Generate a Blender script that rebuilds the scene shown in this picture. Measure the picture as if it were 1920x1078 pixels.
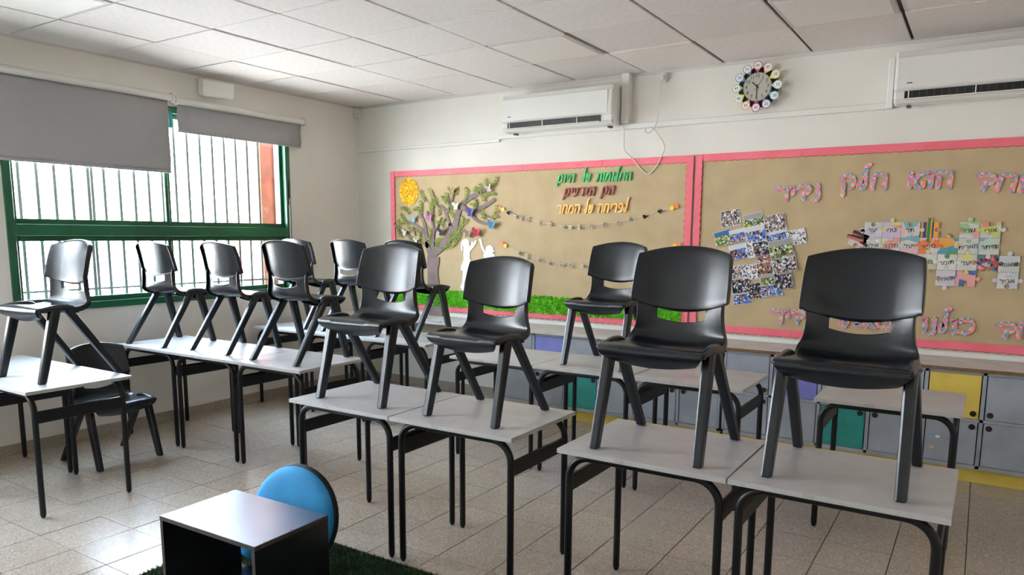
import bpy, math, random
from mathutils import Vector, Matrix
from math import sin, cos, pi, radians as R
random.seed(7)
SC = bpy.context.scene
COL = SC.collection
for o in list(bpy.data.objects): bpy.data.objects.remove(o)

# ------------------------------------------------------------------ camera, sky, light, exposure
cam = bpy.data.cameras.new('camera'); co = bpy.data.objects.new('camera', cam); COL.objects.link(co)
YAW, PITCH, ROLL = 0.56802, -0.142776, 0.005836
f = Vector((-sin(YAW)*cos(PITCH), cos(YAW)*cos(PITCH), sin(PITCH)))
r = Vector((cos(YAW), sin(YAW), 0)); u = r.cross(f)
r2 = cos(ROLL)*r + sin(ROLL)*u; u2 = -sin(ROLL)*r + cos(ROLL)*u
co.matrix_world = Matrix(((r2.x, u2.x, -f.x, 5.3205), (r2.y, u2.y, -f.y, -5.4736), (r2.z, u2.z, -f.z, 1.461), (0, 0, 0, 1)))
cam.sensor_width = 36; cam.lens = 1375.55/1920*36
cam.shift_y = 100.28/1920
cam.clip_start = .05
SC.camera = co
world = bpy.data.worlds.new('sky'); SC.world = world; world.use_nodes = True
wn = world.node_tree
bg = wn.nodes['Background']
tc = wn.nodes.new('ShaderNodeTexCoord'); sp = wn.nodes.new('ShaderNodeSeparateXYZ'); cr = wn.nodes.new('ShaderNodeValToRGB')
wn.links.new(tc.outputs['Generated'], sp.inputs[0]); wn.links.new(sp.outputs['Z'], cr.inputs[0])
cr.color_ramp.elements[0].color = (.93, .97, 1, 1); cr.color_ramp.elements[1].color = (.55, .76, 1, 1)
cr.color_ramp.elements[1].position = .7
wn.links.new(cr.outputs[0], bg.inputs[0])
bg.inputs[1].default_value = 24.0
sl = bpy.data.lights.new('sun', 'SUN'); sl.energy = 90; sl.angle = R(.6); sl.color = (1, .97, .93)
so = bpy.data.objects.new('sun', sl); COL.objects.link(so); so.rotation_euler = Vector((.03, .7, 1)).to_track_quat('Z', 'Y').to_euler()
def area(name, loc, rot, sx, sy, portal, power=0, color=(1, 1, 1)):
    l = bpy.data.lights.new(name, 'AREA'); l.shape = 'RECTANGLE'; l.size = sx; l.size_y = sy; l.energy = power; l.color = color
    if portal: l.cycles.is_portal = True
    o = bpy.data.objects.new(name, l); COL.objects.link(o); o.location = loc; o.rotation_euler = rot
    return o
area('window_portal', (-.22, -2.04, 1.67), (0, R(-90), 0), 1.6, 2.4, True)
area('window_portal', (-.22, -5.12, 1.67), (0, R(-90), 0), 1.6, 2.8, True)
SC.view_settings.view_transform = 'Standard'; SC.view_settings.look = 'None'
SC.view_settings.gamma = 1; SC.view_settings.use_curve_mapping = False
SC.view_settings.exposure = 1.0
SC.cycles.max_bounces = 10; SC.cycles.diffuse_bounces = 6; SC.cycles.glossy_bounces = 4; SC.cycles.transparent_max_bounces = 12
SC.cycles.sample_clamp_indirect = 6

# ------------------------------------------------------------------ materials
def S(c):                                     # sRGB 0-255 -> linear
    return tuple(((v/255)/12.92 if v/255 <= .04045 else ((v/255+.055)/1.055)**2.4) for v in c)
def mat(name, col, rough=.6, metal=0, noise=None, bump=None, spec=.5, coat=0, var=0, emis=0):
    """col sRGB; noise=(scale, col2, lo, hi, detail) mixes a second colour; bump=(scale, strength); var = per-object brightness variation"""
    m = bpy.data.materials.new(name); m.use_nodes = True; n = m.node_tree; b = n.nodes['Principled BSDF']
    c = S(col)+(1,)
    b.inputs['Base Color'].default_value = c; b.inputs['Roughness'].default_value = rough; b.inputs['Metallic'].default_value = metal
    b.inputs['Specular IOR Level'].default_value = spec; b.inputs['Coat Weight'].default_value = coat
    t = n.nodes.new('ShaderNodeTexCoord'); out = None
    if noise:
        nz = n.nodes.new('ShaderNodeTexNoise'); nz.inputs['Scale'].default_value = noise[0]; nz.inputs['Detail'].default_value = noise[4] if len(noise) > 4 else 3
        n.links.new(t.outputs['Object'], nz.inputs['Vector'])
        rp = n.nodes.new('ShaderNodeValToRGB'); rp.color_ramp.elements[0].position = noise[2]; rp.color_ramp.elements[1].position = noise[3]
        rp.color_ramp.elements[0].color = c; rp.color_ramp.elements[1].color = S(noise[1])+(1,)
        n.links.new(nz.outputs['Fac'], rp.inputs[0]); out = rp.outputs[0]
        n.links.new(out, b.inputs['Base Color'])
    if var:
        oi = n.nodes.new('ShaderNodeObjectInfo'); mr = n.nodes.new('ShaderNodeMapRange'); mr.inputs['To Min'].default_value = 1-var; mr.inputs['To Max'].default_value = 1+var
        n.links.new(oi.outputs['Random'], mr.inputs['Value'])
        hs = n.nodes.new('ShaderNodeHueSaturation'); n.links.new(mr.outputs[0], hs.inputs['Value'])
        if out: n.links.new(out, hs.inputs['Color'])
        else: hs.inputs['Color'].default_value = c
        n.links.new(hs.outputs[0], b.inputs['Base Color'])
    if bump:
        nb = n.nodes.new('ShaderNodeTexNoise'); nb.inputs['Scale'].default_value = bump[0]; nb.inputs['Detail'].default_value = 4
        n.links.new(t.outputs['Object'], nb.inputs['Vector'])
        bp = n.nodes.new('ShaderNodeBump'); bp.inputs['Strength'].default_value = bump[1]; bp.inputs['Distance'].default_value = .004
        n.links.new(nb.outputs['Fac'], bp.inputs['Height']); n.links.new(bp.outputs[0], b.inputs['Normal'])
    return m
def terrazzo(name, base):
    m = mat(name, base, .3, var=.05); n = m.node_tree; b = n.nodes['Principled BSDF']
    t = n.nodes.new('ShaderNodeTexCoord')
    oi = n.nodes.new('ShaderNodeObjectInfo'); ad = n.nodes.new('ShaderNodeVectorMath'); ad.operation = 'ADD'
    n.links.new(t.outputs['Object'], ad.inputs[0]); n.links.new(oi.outputs['Location'], ad.inputs[1])
    hs = [x for x in n.nodes if x.type == 'HUE_SAT'][0]
    vo = n.nodes.new('ShaderNodeTexVoronoi'); vo.inputs['Scale'].default_value = 165
    n.links.new(ad.outputs[0], vo.inputs['Vector'])
    sx = n.nodes.new('ShaderNodeSeparateColor'); n.links.new(vo.outputs['Color'], sx.inputs[0])
    rp = n.nodes.new('ShaderNodeValToRGB'); e = rp.color_ramp.elements; rp.color_ramp.interpolation = 'CONSTANT'
    e[0].position = 0; e[0].color = S((150, 136, 121))+(1,); e[1].position = .16; e[1].color = S(base)+(1,)
    x = e.new(.6); x.color = S((base[0]+4, base[1]+3, base[2]+3))+(1,); x = e.new(.86); x.color = S((186, 175, 162))+(1,)
    n.links.new(sx.outputs[0], rp.inputs[0])
    nz = n.nodes.new('ShaderNodeTexNoise'); nz.inputs['Scale'].default_value = 2.2; nz.inputs['Detail'].default_value = 4
    n.links.new(ad.outputs[0], nz.inputs['Vector'])
    mx = n.nodes.new('ShaderNodeMix'); mx.data_type = 'RGBA'; mx.blend_type = 'MULTIPLY'; mx.inputs[0].default_value = .55
    r3 = n.nodes.new('ShaderNodeValToRGB'); r3.color_ramp.elements[0].position = .25; r3.color_ramp.elements[0].color = (.88, .84, .80, 1); r3.color_ramp.elements[1].position = .7; r3.color_ramp.elements[1].color = (1, 1, 1, 1)
    n.links.new(nz.outputs['Fac'], r3.inputs[0]); n.links.new(rp.outputs[0], mx.inputs[6]); n.links.new(r3.outputs[0], mx.inputs[7])
    n.links.new(mx.outputs[2], hs.inputs['Color'])
    b.inputs['Roughness'].default_value = .25
    return m
def cells(name, cols, scale=60, rough=.6, mode='vor', stretch=(1, 1, 1), loc=(0, 0, 0)):
    """flat print: patches picked from a list of sRGB colours"""
    m = bpy.data.materials.new(name); m.use_nodes = True; n = m.node_tree; b = n.nodes['Principled BSDF']; b.inputs['Roughness'].default_value = rough
    t = n.nodes.new('ShaderNodeTexCoord'); mp = n.nodes.new('ShaderNodeMapping'); mp.inputs['Scale'].default_value = stretch; mp.inputs['Location'].default_value = loc
    n.links.new(t.outputs['Object'], mp.inputs[0])
    vo = n.nodes.new('ShaderNodeTexVoronoi'); vo.inputs['Scale'].default_value = scale; vo.feature = 'F1'
    if mode == 'sq': vo.distance = 'CHEBYCHEV'; vo.inputs['Randomness'].default_value = .35
    n.links.new(mp.outputs[0], vo.inputs['Vector'])
    s = n.nodes.new('ShaderNodeSeparateColor'); n.links.new(vo.outputs['Color'], s.inputs[0])
    rp = n.nodes.new('ShaderNodeValToRGB'); rp.color_ramp.interpolation = 'CONSTANT'; e = rp.color_ramp.elements
    e[0].position = 0; e[0].color = S(cols[0])+(1,); e[1].position = 1/len(cols); e[1].color = S(cols[1])+(1,)
    for i, c in enumerate(cols[2:], 2): x = e.new(i/len(cols)); x.color = S(c)+(1,)
    n.links.new(s.outputs[0], rp.inputs[0]); n.links.new(rp.outputs[0], b.inputs['Base Color'])
    return m
M = {}
M['wall'] = mat('painted_wall', (229, 225, 217), .75, noise=(1.4, (222, 217, 208), .4, .7, 5), bump=(160, .25))
M['ceil'] = mat('ceiling_tile', (234, 227, 223), .9, noise=(30, (229, 221, 217), .4, .6), var=.04)
M['void'] = mat('ceiling_gap_shade', (70, 66, 62), .9)  # dark tone paints the shade seen in the gaps between tiles
M['tbar'] = mat('ceiling_strip', (205, 200, 196), .5)
M['diff'] = mat('light_diffuser', (236, 230, 224), .5)
M['floor'] = terrazzo('terrazzo', (168, 154, 140))
M['grout'] = mat('grout', (92, 80, 70), .9)
M['skirt'] = mat('stone_skirting', (150, 137, 120), .55, noise=(160, (176, 164, 148), .45, .6), var=.05)
M['green'] = mat('green_aluminium', (16, 88, 54), .35, noise=(3, (14, 78, 50), .4, .6))
M['teal'] = mat('teal_tape', (20, 110, 105), .5)
M['bar'] = mat('grille_bar', (70, 78, 74), .5)
M['blind'] = mat('blind_fabric', (168, 166, 167), .9, noise=(400, (158, 156, 157), .4, .6), bump=(600, .2))
M['wplast'] = mat('white_plastic', (226, 224, 218), .35)
M['gloss'] = mat('white_gloss_plastic', (226, 224, 219), .14, coat=.3)
M['acdark'] = mat('dark_slot', (16, 17, 16), .4)
M['chair'] = mat('dark_chair_plastic', (15, 21, 27), .27, noise=(7, (20, 26, 33), .4, .6, 5), bump=(900, .08), spec=.5)
M['lam'] = mat('grey_laminate', (186, 185, 186), .36, noise=(9, (177, 175, 175), .35, .65, 6))
M['edge'] = mat('laminate_edge', (176, 175, 172), .5, noise=(22, (140, 132, 124), .55, .8, 5))
M['steel'] = mat('black_steel', (9, 10, 11), .42, noise=(40, (14, 15, 16), .4, .6), spec=.35)
M['kraft'] = mat('brown_kraft_board', (190, 169, 132), .85, noise=(5, (178, 157, 121), .3, .7, 6), bump=(350, .3))
M['pink'] = mat('pink_card', (228, 104, 118), .6, noise=(6, (232, 114, 130), .4, .7))
M['pinkd'] = mat('orange_scallop_card', (170, 96, 62), .7)
M['moss'] = mat('green_crepe', (132, 214, 58), .8, noise=(60, (100, 184, 36), .4, .65), var=.05)
M['yellow'] = mat('yellow_crepe', (255, 220, 84), .8, noise=(70, (252, 206, 60), .45, .65))
M['trunk'] = mat('grey_brown_felt', (132, 116, 112), .85, noise=(14, (120, 104, 100), .4, .6))
M['leaf'] = mat('leaf_print', (132, 142, 50), .7, noise=(20, (100, 112, 34), .4, .6))
M['paper'] = mat('white_paper', (238, 240, 238), .7)
M['cabw'] = mat('worktop_laminate', (204, 200, 196), .7, noise=(9, (196, 191, 186), .4, .6), spec=.2)
M['chip'] = mat('raw_chipboard', (136, 104, 70), .8, noise=(120, (98, 74, 50), .4, .6))
M['cab'] = mat('grey_cabinet', (160, 164, 170), .5, noise=(10, (152, 156, 163), .4, .6, 5))
M['door'] = mat('grey_door', (164, 171, 180), .42, noise=(5, (148, 154, 162), .35, .65, 6), var=.04)
M['purple'] = mat('purple_door', (128, 134, 202), .42, noise=(5, (120, 126, 192), .4, .6))
M['tealdoor'] = mat('teal_door', (42, 146, 136), .42, noise=(5, (36, 134, 126), .4, .6))
M['yeldoor'] = mat('yellow_door', (226, 198, 92), .45, noise=(5, (214, 186, 84), .4, .6))
M['yelkick'] = mat('yellow_kick', (206, 180, 70), .5, noise=(8, (214, 190, 90), .4, .6))
M['hole'] = mat('finger_hole', (10, 10, 11), .6)
M['cable'] = mat('white_cable', (214, 212, 206), .5)
M['box'] = mat('black_phenolic_ply', (17, 20, 22), .22, noise=(6, (22, 25, 28), .4, .6))
M['boxtop'] = mat('dark_ply_top_blue_sheen', (30, 62, 98), .28, noise=(4, (44, 80, 116), .35, .65, 5), spec=.8)  # blue of the window reflection painted into the dark ply's base colour
M['plyedge'] = mat('ply_edge', (72, 58, 45), .7, noise=(60, (60, 48, 38), .4, .6))
M['blue'] = mat('blue_mesh_fabric', (36, 142, 198), .7, noise=(6, (28, 128, 186), .4, .6), bump=(700, .3))
M['piping'] = mat('black_piping', (16, 17, 20), .6)
M['turf'] = mat('turf_backing', (22, 40, 18), .95)
M['blade'] = mat('turf_blade', (34, 74, 28), .7, noise=(9, (24, 56, 20), .4, .6))
M['screw'] = mat('screw_head', (60, 58, 54), .4, metal=.8)
M['redp'] = mat('red_outdoor', (226, 92, 84), .6)
M['bluep'] = mat('blue_outdoor', (120, 168, 216), .6)
M['terrac'] = mat('terracotta_pier', (168, 92, 72), .8, noise=(8, (150, 80, 62), .4, .6))
M['ground'] = mat('pale_yard', (206, 200, 190), .9)
g = bpy.data.materials.new('window_glass'); g.use_nodes = True; n = g.node_tree; n.nodes.remove(n.nodes['Principled BSDF'])
tr = n.nodes.new('ShaderNodeBsdfTransparent'); gl = n.nodes.new('ShaderNodeBsdfGlossy'); gl.inputs['Roughness'].default_value = .02
ms = n.nodes.new('ShaderNodeMixShader'); ms.inputs[0].default_value = .06
n.links.new(tr.outputs[0], ms.inputs[1]); n.links.new(gl.outputs[0], ms.inputs[2]); n.links.new(ms.outputs[0], n.nodes['Material Output'].inputs[0])
M['glass'] = g

# ------------------------------------------------------------------ mesh helpers
class MB:
    def __init__(s): s.v = []; s.f = []; s.m = []; s.sm = []
    def add(s, vs, fs, mi=0, smooth=False):
        b = len(s.v); s.v += [tuple(p) for p in vs]
        for q in fs: s.f.append(tuple(b+i for i in q)); s.m.append(mi); s.sm.append(smooth)
        return s
    def box(s, a, b, mi=0, bev=0):
        x0, y0, z0 = a; x1, y1, z1 = b
        if bev <= 0:
            vs = [(x, y, z) for z in (z0, z1) for y in (y0, y1) for x in (x0, x1)]
            return s.add(vs, [(0, 2, 3, 1), (4, 5, 7, 6), (0, 1, 5, 4), (2, 6, 7, 3), (0, 4, 6, 2), (1, 3, 7, 5)], mi)
        vs = []; idx = {}
        for i, x in enumerate((x0, x1)):
            for j, y in enumerate((y0, y1)):
                for k, z in enumerate((z0, z1)):
                    for ax in range(3):
                        p = [x, y, z]
                        for q in range(3):
                            if q != ax: p[q] += bev*(1 if (i, j, k)[q] == 0 else -1)
                        idx[i, j, k, ax] = len(vs); vs.append(tuple(p))
        fs = []
        def quad(l):
            c = Vector(((x0+x1)/2, (y0+y1)/2, (z0+z1)/2)); a_, b_, d_ = [Vector(vs[t]) for t in l[:3]]
            nn = (b_-a_).cross(d_-a_); ce = sum((Vector(vs[t]) for t in l), Vector())/len(l)
            fs.append(tuple(l) if nn.dot(ce-c) > 0 else tuple(reversed(l)))
        for ax in range(3):
            p, q = [t for t in range(3) if t != ax]
            for s_ in (0, 1):
                l = []
                for a1, b1 in ((0, 0), (1, 0), (1, 1), (0, 1)):
                    t = [0, 0, 0]; t[ax] = s_; t[p] = a1; t[q] = b1; l.append(idx[t[0], t[1], t[2], ax])
                quad(l)
        for ax in range(3):
            p, q = [t for t in range(3) if t != ax]
            for a1 in (0, 1):
                for b1 in (0, 1):
                    t = [0, 0, 0]; t[p] = a1; t[q] = b1; e = []
                    for s_ in (0, 1):
                        t[ax] = s_; e.append(tuple(t))
                    quad([idx[e[0]+(p,)], idx[e[1]+(p,)], idx[e[1]+(q,)], idx[e[0]+(q,)]])
        for i in (0, 1):
            for j in (0, 1):
                for k in (0, 1): quad([idx[i, j, k, 0], idx[i, j, k, 1], idx[i, j, k, 2]])
        return s.add(vs, fs, mi)
    def tube(s, pts, rad, n=10, mi=0, cap=True, smooth=True, sc=(1, 1)):
        pts = [Vector(p) for p in pts]; m = len(pts)
        rad = rad if isinstance(rad, (list, tuple)) else [rad]*m
        tang = []
        for i in range(m):
            t = (pts[min(i+1, m-1)]-pts[max(i-1, 0)]); tang.append(t.normalized())
        up = Vector((0, 0, 1)) if abs(tang[0].z) < .9 else Vector((0, 1, 0))
        a = tang[0].cross(up).normalized(); vs = []
        for i in range(m):
            a = (a-tang[i]*a.dot(tang[i])).normalized(); b = tang[i].cross(a)
            for k in range(n):
                an = 2*pi*k/n; vs.append(pts[i]+rad[i]*(cos(an)*a*sc[0]+sin(an)*b*sc[1]))
        fs = [(i*n+k, i*n+(k+1) % n, (i+1)*n+(k+1) % n, (i+1)*n+k) for i in range(m-1) for k in range(n)]
        s.add(vs, fs, mi, smooth)
        if cap: s.add(vs[:n], [tuple(reversed(range(n)))], mi); s.add(vs[-n:], [tuple(range(n))], mi)
        return s
    def cyl(s, c, rad, h, axis=2, n=24, mi=0, smooth=True):
        d = [0, 0, 0]; d[axis] = h; c = Vector(c)
        return s.tube([c, c+Vector(d)], rad, n, mi, True, smooth)
    def prism(s, poly, y0, y1, mi=0, mside=None):           # polygon in (x, z), extruded in y; y0 is the front
        n = len(poly)
        ar = sum(poly[i][0]*poly[(i+1) % n][1]-poly[(i+1) % n][0]*poly[i][1] for i in range(n))
        if ar < 0: poly = poly[::-1]
        vs = [(p[0], y0, p[1]) for p in poly]+[(p[0], y1, p[1]) for p in poly]
        s.add(vs, [tuple(range(n)), tuple(range(2*n-1, n-1, -1))], mi)
        s.add(vs, [(i, i+n, (i+1) % n+n, (i+1) % n) for i in range(n)], mi if mside is None else mside)
        return s
    def xf(s, mt):
        s.v = [tuple(mt @ Vector(p)) for p in s.v]; return s
    def build(s, name, mats, parent=None, loc=None):
        me = bpy.data.meshes.new(name); me.from_pydata(s.v, [], s.f)
        for m in (mats if isinstance(mats, list) else [mats]): me.materials.append(M[m] if isinstance(m, str) else m)
        me.polygons.foreach_set('material_index', s.m); me.polygons.foreach_set('use_smooth', s.sm); me.update()
        o = bpy.data.objects.new(name, me); COL.objects.link(o)
        if parent: o.parent = parent
        if loc: o.location = loc
        return o
def tag(o, label=None, cat=None, group=None, kind=None):
    if label: o['label'] = label
    if cat: o['category'] = cat
    if group: o['group'] = group
    if kind: o['kind'] = kind
    return o
def empty(name, loc, rz=0):
    o = bpy.data.objects.new(name, None); o.empty_display_size = .05; COL.objects.link(o); o.location = loc; o.rotation_euler = (0, 0, rz); return o
def inst(me, name, parent, loc=(0, 0, 0), rot=(0, 0, 0), scale=None):
    o = bpy.data.objects.new(name, me); COL.objects.link(o); o.parent = parent; o.location = loc; o.rotation_euler = rot
    if scale: o.scale = scale
    return o
def copy_tree(o, parent=None):
    c = o.copy(); COL.objects.link(c); c.parent = parent
    for ch in o.children: copy_tree(ch, c)
    return c
def bake(o):                                                 # apply modifiers of a mesh object
    dg = bpy.context.evaluated_depsgraph_get(); me = bpy.data.meshes.new_from_object(o.evaluated_get(dg)); o.modifiers.clear(); o.data = me; return o

# ------------------------------------------------------------------ room shell
XR, YB, ZC = 7.3, -7.6, 2.70
WIN1 = (-3.20, -.875, .93, 2.42); WIN2 = (-6.5, -3.75, .93, 2.42)
b = MB()
def wall_with_holes(b, x0, x1, ya, yb, holes):
    cur = ya
    for (h0, h1, z0, z1) in sorted(holes):
        b.box((x0, cur, 0), (x1, h0, 2.9)); b.box((x0, h0, 0), (x1, h1, z0)); b.box((x0, h0, z1), (x1, h1, 2.9)); cur = h1
    b.box((x0, cur, 0), (x1, yb, 2.9))
wall_with_holes(b, -.2, 0, YB, 0, [WIN1, WIN2])
tag(b.build('wall_left', 'wall'), kind='structure')
tag(MB().box((-.2, 0, 0), (XR+.2, .2, 2.9)).build('wall_back', 'wall'), kind='structure')
tag(MB().box((-.2, YB-.2, 0), (XR+.2, YB, 2.9)).build('wall_front', 'wall'), kind='structure')
tag(MB().box((XR, YB, 0), (XR+.2, 0, 2.9)).build('wall_right', 'wall'), kind='structure')
# skirting: pieces of stone along left and back wall
def skirt(name, horiz):
    o = tag(MB().box((0, YB, 0), (.004, 0, .07)).build(name, 'grout') if not horiz else MB().box((0, -.004, 0), (XR, 0, .07)).build(name, 'grout'), kind='structure')
    me = None; k = 0; L = 7.6 if not horiz else 2.0
    while k*.293 < L:
        a = k*.293
        if not horiz: bb = MB().box((0, -a-.291, 0), (.014, -a, .078+random.uniform(-.003, .003)), bev=.0015)
        else: bb = MB().box((a+.014, -.014, 0), (a+.305, 0, .078+random.uniform(-.003, .003)), bev=.0015)
        bb.build('skirting_stone', 'skirt', o); k += 1
    return o
skirt('baseboard_left', False); skirt('baseboard_back', True)
# floor
floor = tag(MB().box((-.2, YB-.2, -.2), (XR+.2, .2, -.006)).build('floor', 'grout'), kind='structure')
P = .293; tiles = []
for i in range(-1, 25):
    for j in range(0, 27):
        x0 = .09+P*i; y1 = -.028-P*j+.0
        xa, xb = max(x0, 0), min(x0+P, XR); ya, yb = max(y1-P, YB), min(y1, 0)
        if j == 0: yb = 0
        if xb-xa < .02 or yb-ya < .02: continue
        d = Vector(((xa+xb)/2, (ya+yb)/2, 0))-co.location; cd = co.matrix_world.inverted().to_3x3() @ d
        vis = cd.z < -.5 and abs(cd.x/cd.z) < .76 and -.55 < cd.y/-cd.z < .5
        tiles.append((0 if vis else 1, d.length, xa, xb, ya, yb))
tiles.sort(); full = {}
rest = MB()
for k, (v, d, xa, xb, ya, yb) in enumerate(tiles):
    dz = random.uniform(-.0006, .0006)
    if k < 300:
        w, h = round(xb-xa, 3), round(yb-ya, 3)
        if (w, h) not in full: full[w, h] = MB().box((-w/2+.0018, -h/2+.0018, -.008), (w/2-.0018, h/2-.0018, 0), bev=.0012).build('floor_tile', 'floor', floor, ((xa+xb)/2, (ya+yb)/2, dz)).data
        else: inst(full[w, h], 'floor_tile', floor, ((xa+xb)/2, (ya+yb)/2, dz))
    else: rest.box((xa+.0018, ya+.0018, -.008), (xb-.0018, yb-.0018, dz))
tag(rest.build('far_floor_tiles', 'floor', floor), kind='stuff')
# ceiling: void slab, tiles as parts, dark strips painting the shadow gaps between
ceil = tag(MB().box((-.2, YB-.2, ZC+.06), (XR+.2, .2, ZC+.2)).build('ceiling', 'void'), kind='structure')
xs = [0]+[.03+.6*i for i in range(1, 13)]+[XR]; ys = [0]+[-.693-.6*j for j in range(0, 12)]+[YB]
lights = {(1, 5), (4, 1), (7, 1)}
cm = {}
for i in range(len(xs)-1):
    for j in range(len(ys)-1):
        xa, xb, ya, yb = xs[i], xs[i+1], ys[j+1], ys[j]
        w, h = round(xb-xa, 3), round(yb-ya, 3)
        if w < .05 or h < .05: continue
        dz = random.choice((0, 0, 0, .003, -.002))
        lt = (i, j) in lights
        key = (w, h, lt); pos = ((xa+xb)/2, (ya+yb)/2, ZC+dz)
        if key not in cm:
            if lt:
                bb = MB().box((-w/2+.012, -h/2+.008, -.006), (w/2-.012, h/2-.008, .02), 1, .003)
                bb.box((-w/2+.035, -h/2+.031, -.009), (w/2-.035, h/2-.031, .0), 0, .003)
                cm[key] = bb.build('light_panel', ['diff', 'tbar'], ceil, pos).data
            else: cm[key] = MB().box((-w/2+.010, -h/2+.006, 0), (w/2-.010, h/2-.006, .016), 0, .0015).build('ceiling_tile', 'ceil', ceil, pos).data
        else: inst(cm[key], 'light_panel' if lt else 'ceiling_tile', ceil, pos)
for x in xs[1:-1]: MB().box((x-.010, YB, ZC+.012), (x+.010, 0, ZC+.02)).build('ceiling_strip', 'void', ceil)  # dark strips stand in for the shadow in the tile gaps
for y in ys[1:-1]: MB().box((0, y-.010, ZC+.012), (XR, y+.010, ZC+.02)).build('ceiling_strip', 'void', ceil)
MB().box((0, -.006, ZC-.02), (XR, 0, ZC)).build('wall_angle', 'tbar', ceil)
MB().box((0, YB, ZC-.014), (.006, 0, ZC)).build('wall_angle', 'tbar', ceil)

# ------------------------------------------------------------------ windows
def window(name, y0, y1, z0, z1, sgn=1, X=0.0):
    """green aluminium sliding window; sgn=+1 for the left wall (room on +x)"""
    o = empty(name, (X, 0, 0)); tag(o, kind='structure')
    def bx(nm, a, b_, m, bev=.003, par=o):
        a = list(a); b_ = list(b_)
        if sgn < 0: a[0], b_[0] = -b_[0], -a[0]
        return MB().box(a, b_, 0, bev).build(nm, m, par)
    ym = (y0+y1)/2-.005; zb0, zb1 = 1.42, 1.538
    bx('window_frame', (-.07, y0, z0), (.012, y0+.05, z1), 'green'); bx('window_frame', (-.07, y1-.05, z0), (.012, y1, z1), 'green')
    bx('window_frame', (-.07, y0+.05, z0), (.012, y1-.05, z0+.05), 'green'); bx('window_frame', (-.07, y0+.05, z1-.05), (.012, y1-.05, z1), 'green')
    bx('window_rail', (-.065, y0+.05, zb0+.02), (.014, y1-.05, zb1-.02), 'green')
    for (ya, yb) in ((y0+.05, ym), (ym, y1-.05)):
        for (za, zb) in ((z0+.05, zb0+.02), (zb1-.02, z1-.05)):
            off = 0 if ya < ym-.1 else -.018
            s = bx('sash', (-.045+off, ya, za), (-.02+off, ya+.028, zb), 'green')
            bx('sash', (-.045+off, yb-.028, za), (-.02+off, yb, zb), 'green', .003)
            bx('sash', (-.045+off, ya+.028, za), (-.02+off, yb-.028, za+.036), 'green', .003)
            bx('sash', (-.045+off, ya+.028, zb-.036), (-.02+off, yb-.028, zb), 'green', .003)
            bx('window_pane', (-.035+off, ya+.02, za+.02), (-.031+off, yb-.02, zb-.02), 'glass', 0)
    bx('latch', (.012, y1-.045, 1.72), (.02, y1-.022, 1.94), 'steel', .003)
    bx('sash_handle', (.012, y1-.03, 1.36), (.022, y1-.018, 1.78), 'wplast', .003)
    bx('window_sill', (-.26, y0, z0-.03), (-.07, y1, z0+.045), 'paper', .004)
    y = y0+.16
    gr = bx('grille', (-.16, y0, z0+.12), (-.145, y1, z0+.135), 'bar', .002)
    bx('grille_rail', (-.16, y0, z1-.06), (-.145, y1, z1-.045), 'bar', .002, gr)
    k = 0
    while y < y1-.12:
        bx('grille_bar', (-.162, y-.011, z0+.05), (-.142, y+.011, z1), 'bar', .002, gr); y += .1145; k += 1
        if k == 5: bx('grille_bar', (-.162, y-.097, z0+.05), (-.142, y-.077, z1), 'bar', .002, gr)
    return o
window('window_1', *WIN1); window('window_2', *WIN2)
# yard beyond the glass
tag(MB().box((-14, -14, -.35), (-.3, 8, -.3)).build('ground', 'ground'), 'pale paved yard outside the classroom window', kind='structure')
tag(MB().box((-.52, -1.02, -.3), (-.22, -.70, 3.0), 0, .01).build('brick_red_pier', 'terrac'), 'terracotta coloured pier outside beside the right edge of the window', 'pier')
pl = empty('play_canopy', (-6, 3.4, -.3)); tag(pl, 'red play canopy on a pale blue post out in the yard beyond the window bars', 'canopy')
MB().prism([(-.42, 1.1), (-.1, .95), (.1, 1.15), (.42, 1.0), (.45, 2.0), (0, 2.1), (-.45, 2.0)], -.25, .25).build('canopy_cover', 'redp', pl)
MB().cyl((0, 0, 0), .13, 1.2).build('post', 'bluep', pl)

# ------------------------------------------------------------------ roller blinds
def blind(lab, y0, y1, ztop, zbot, xo):
    o = empty('roller_blind', (xo, (y0+y1)/2, ztop)); w = (y1-y0)/2
    tag(o, lab, 'blind', 'grey roller blinds over the window')
    MB().tube([(0, -w, 0), (0, w, 0)], .026, 18).build('roller_tube', 'wplast', o)
    for s in (-1, 1): MB().tube([(0, s*(w+.001), 0), (0, s*(w+.014), 0)], .034, 18).build('bracket', 'wplast', o)
    h = zbot-ztop; fa = MB(); n = 14; vs = []
    for k in range(n+1):
        z = -.0+h*k/n; d = -.024+.004*sin(k*.7)
        for t in range(9): vs.append((d+.002*sin(t*1.3+k*.5), -w+.012+(2*w-.024)*t/8, z))
    fs = [(k*9+t, k*9+t+1, (k+1)*9+t+1, (k+1)*9+t) for k in range(n) for t in range(8)]
    fa.add(vs, fs, 0, True); fo = fa.build('fabric', 'blind', o)
    md = fo.modifiers.new('s', 'SOLIDIFY'); md.thickness = .0015; bake(fo)
    MB().box((-.032, -w+.014, h-.004), (-.018, w-.014, h+.014), 0, .003).build('bottom_bar', 'blind', o)
    return o
blind('large grey roller blind pulled a third down at the left', -4.15, -2.035, 2.475, 1.92, .062)
blind('short grey roller blind, mostly rolled up, nearer the room corner', -1.985, -.75, 2.46, 2.235, .062)
tag(MB().box((.0, -2.026, 2.26), (.014, -1.994, 2.385), 0, .003).build('teal_tape_strip', 'teal'), 'short teal strip on the wall between the two roller blinds', 'tape')

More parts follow.
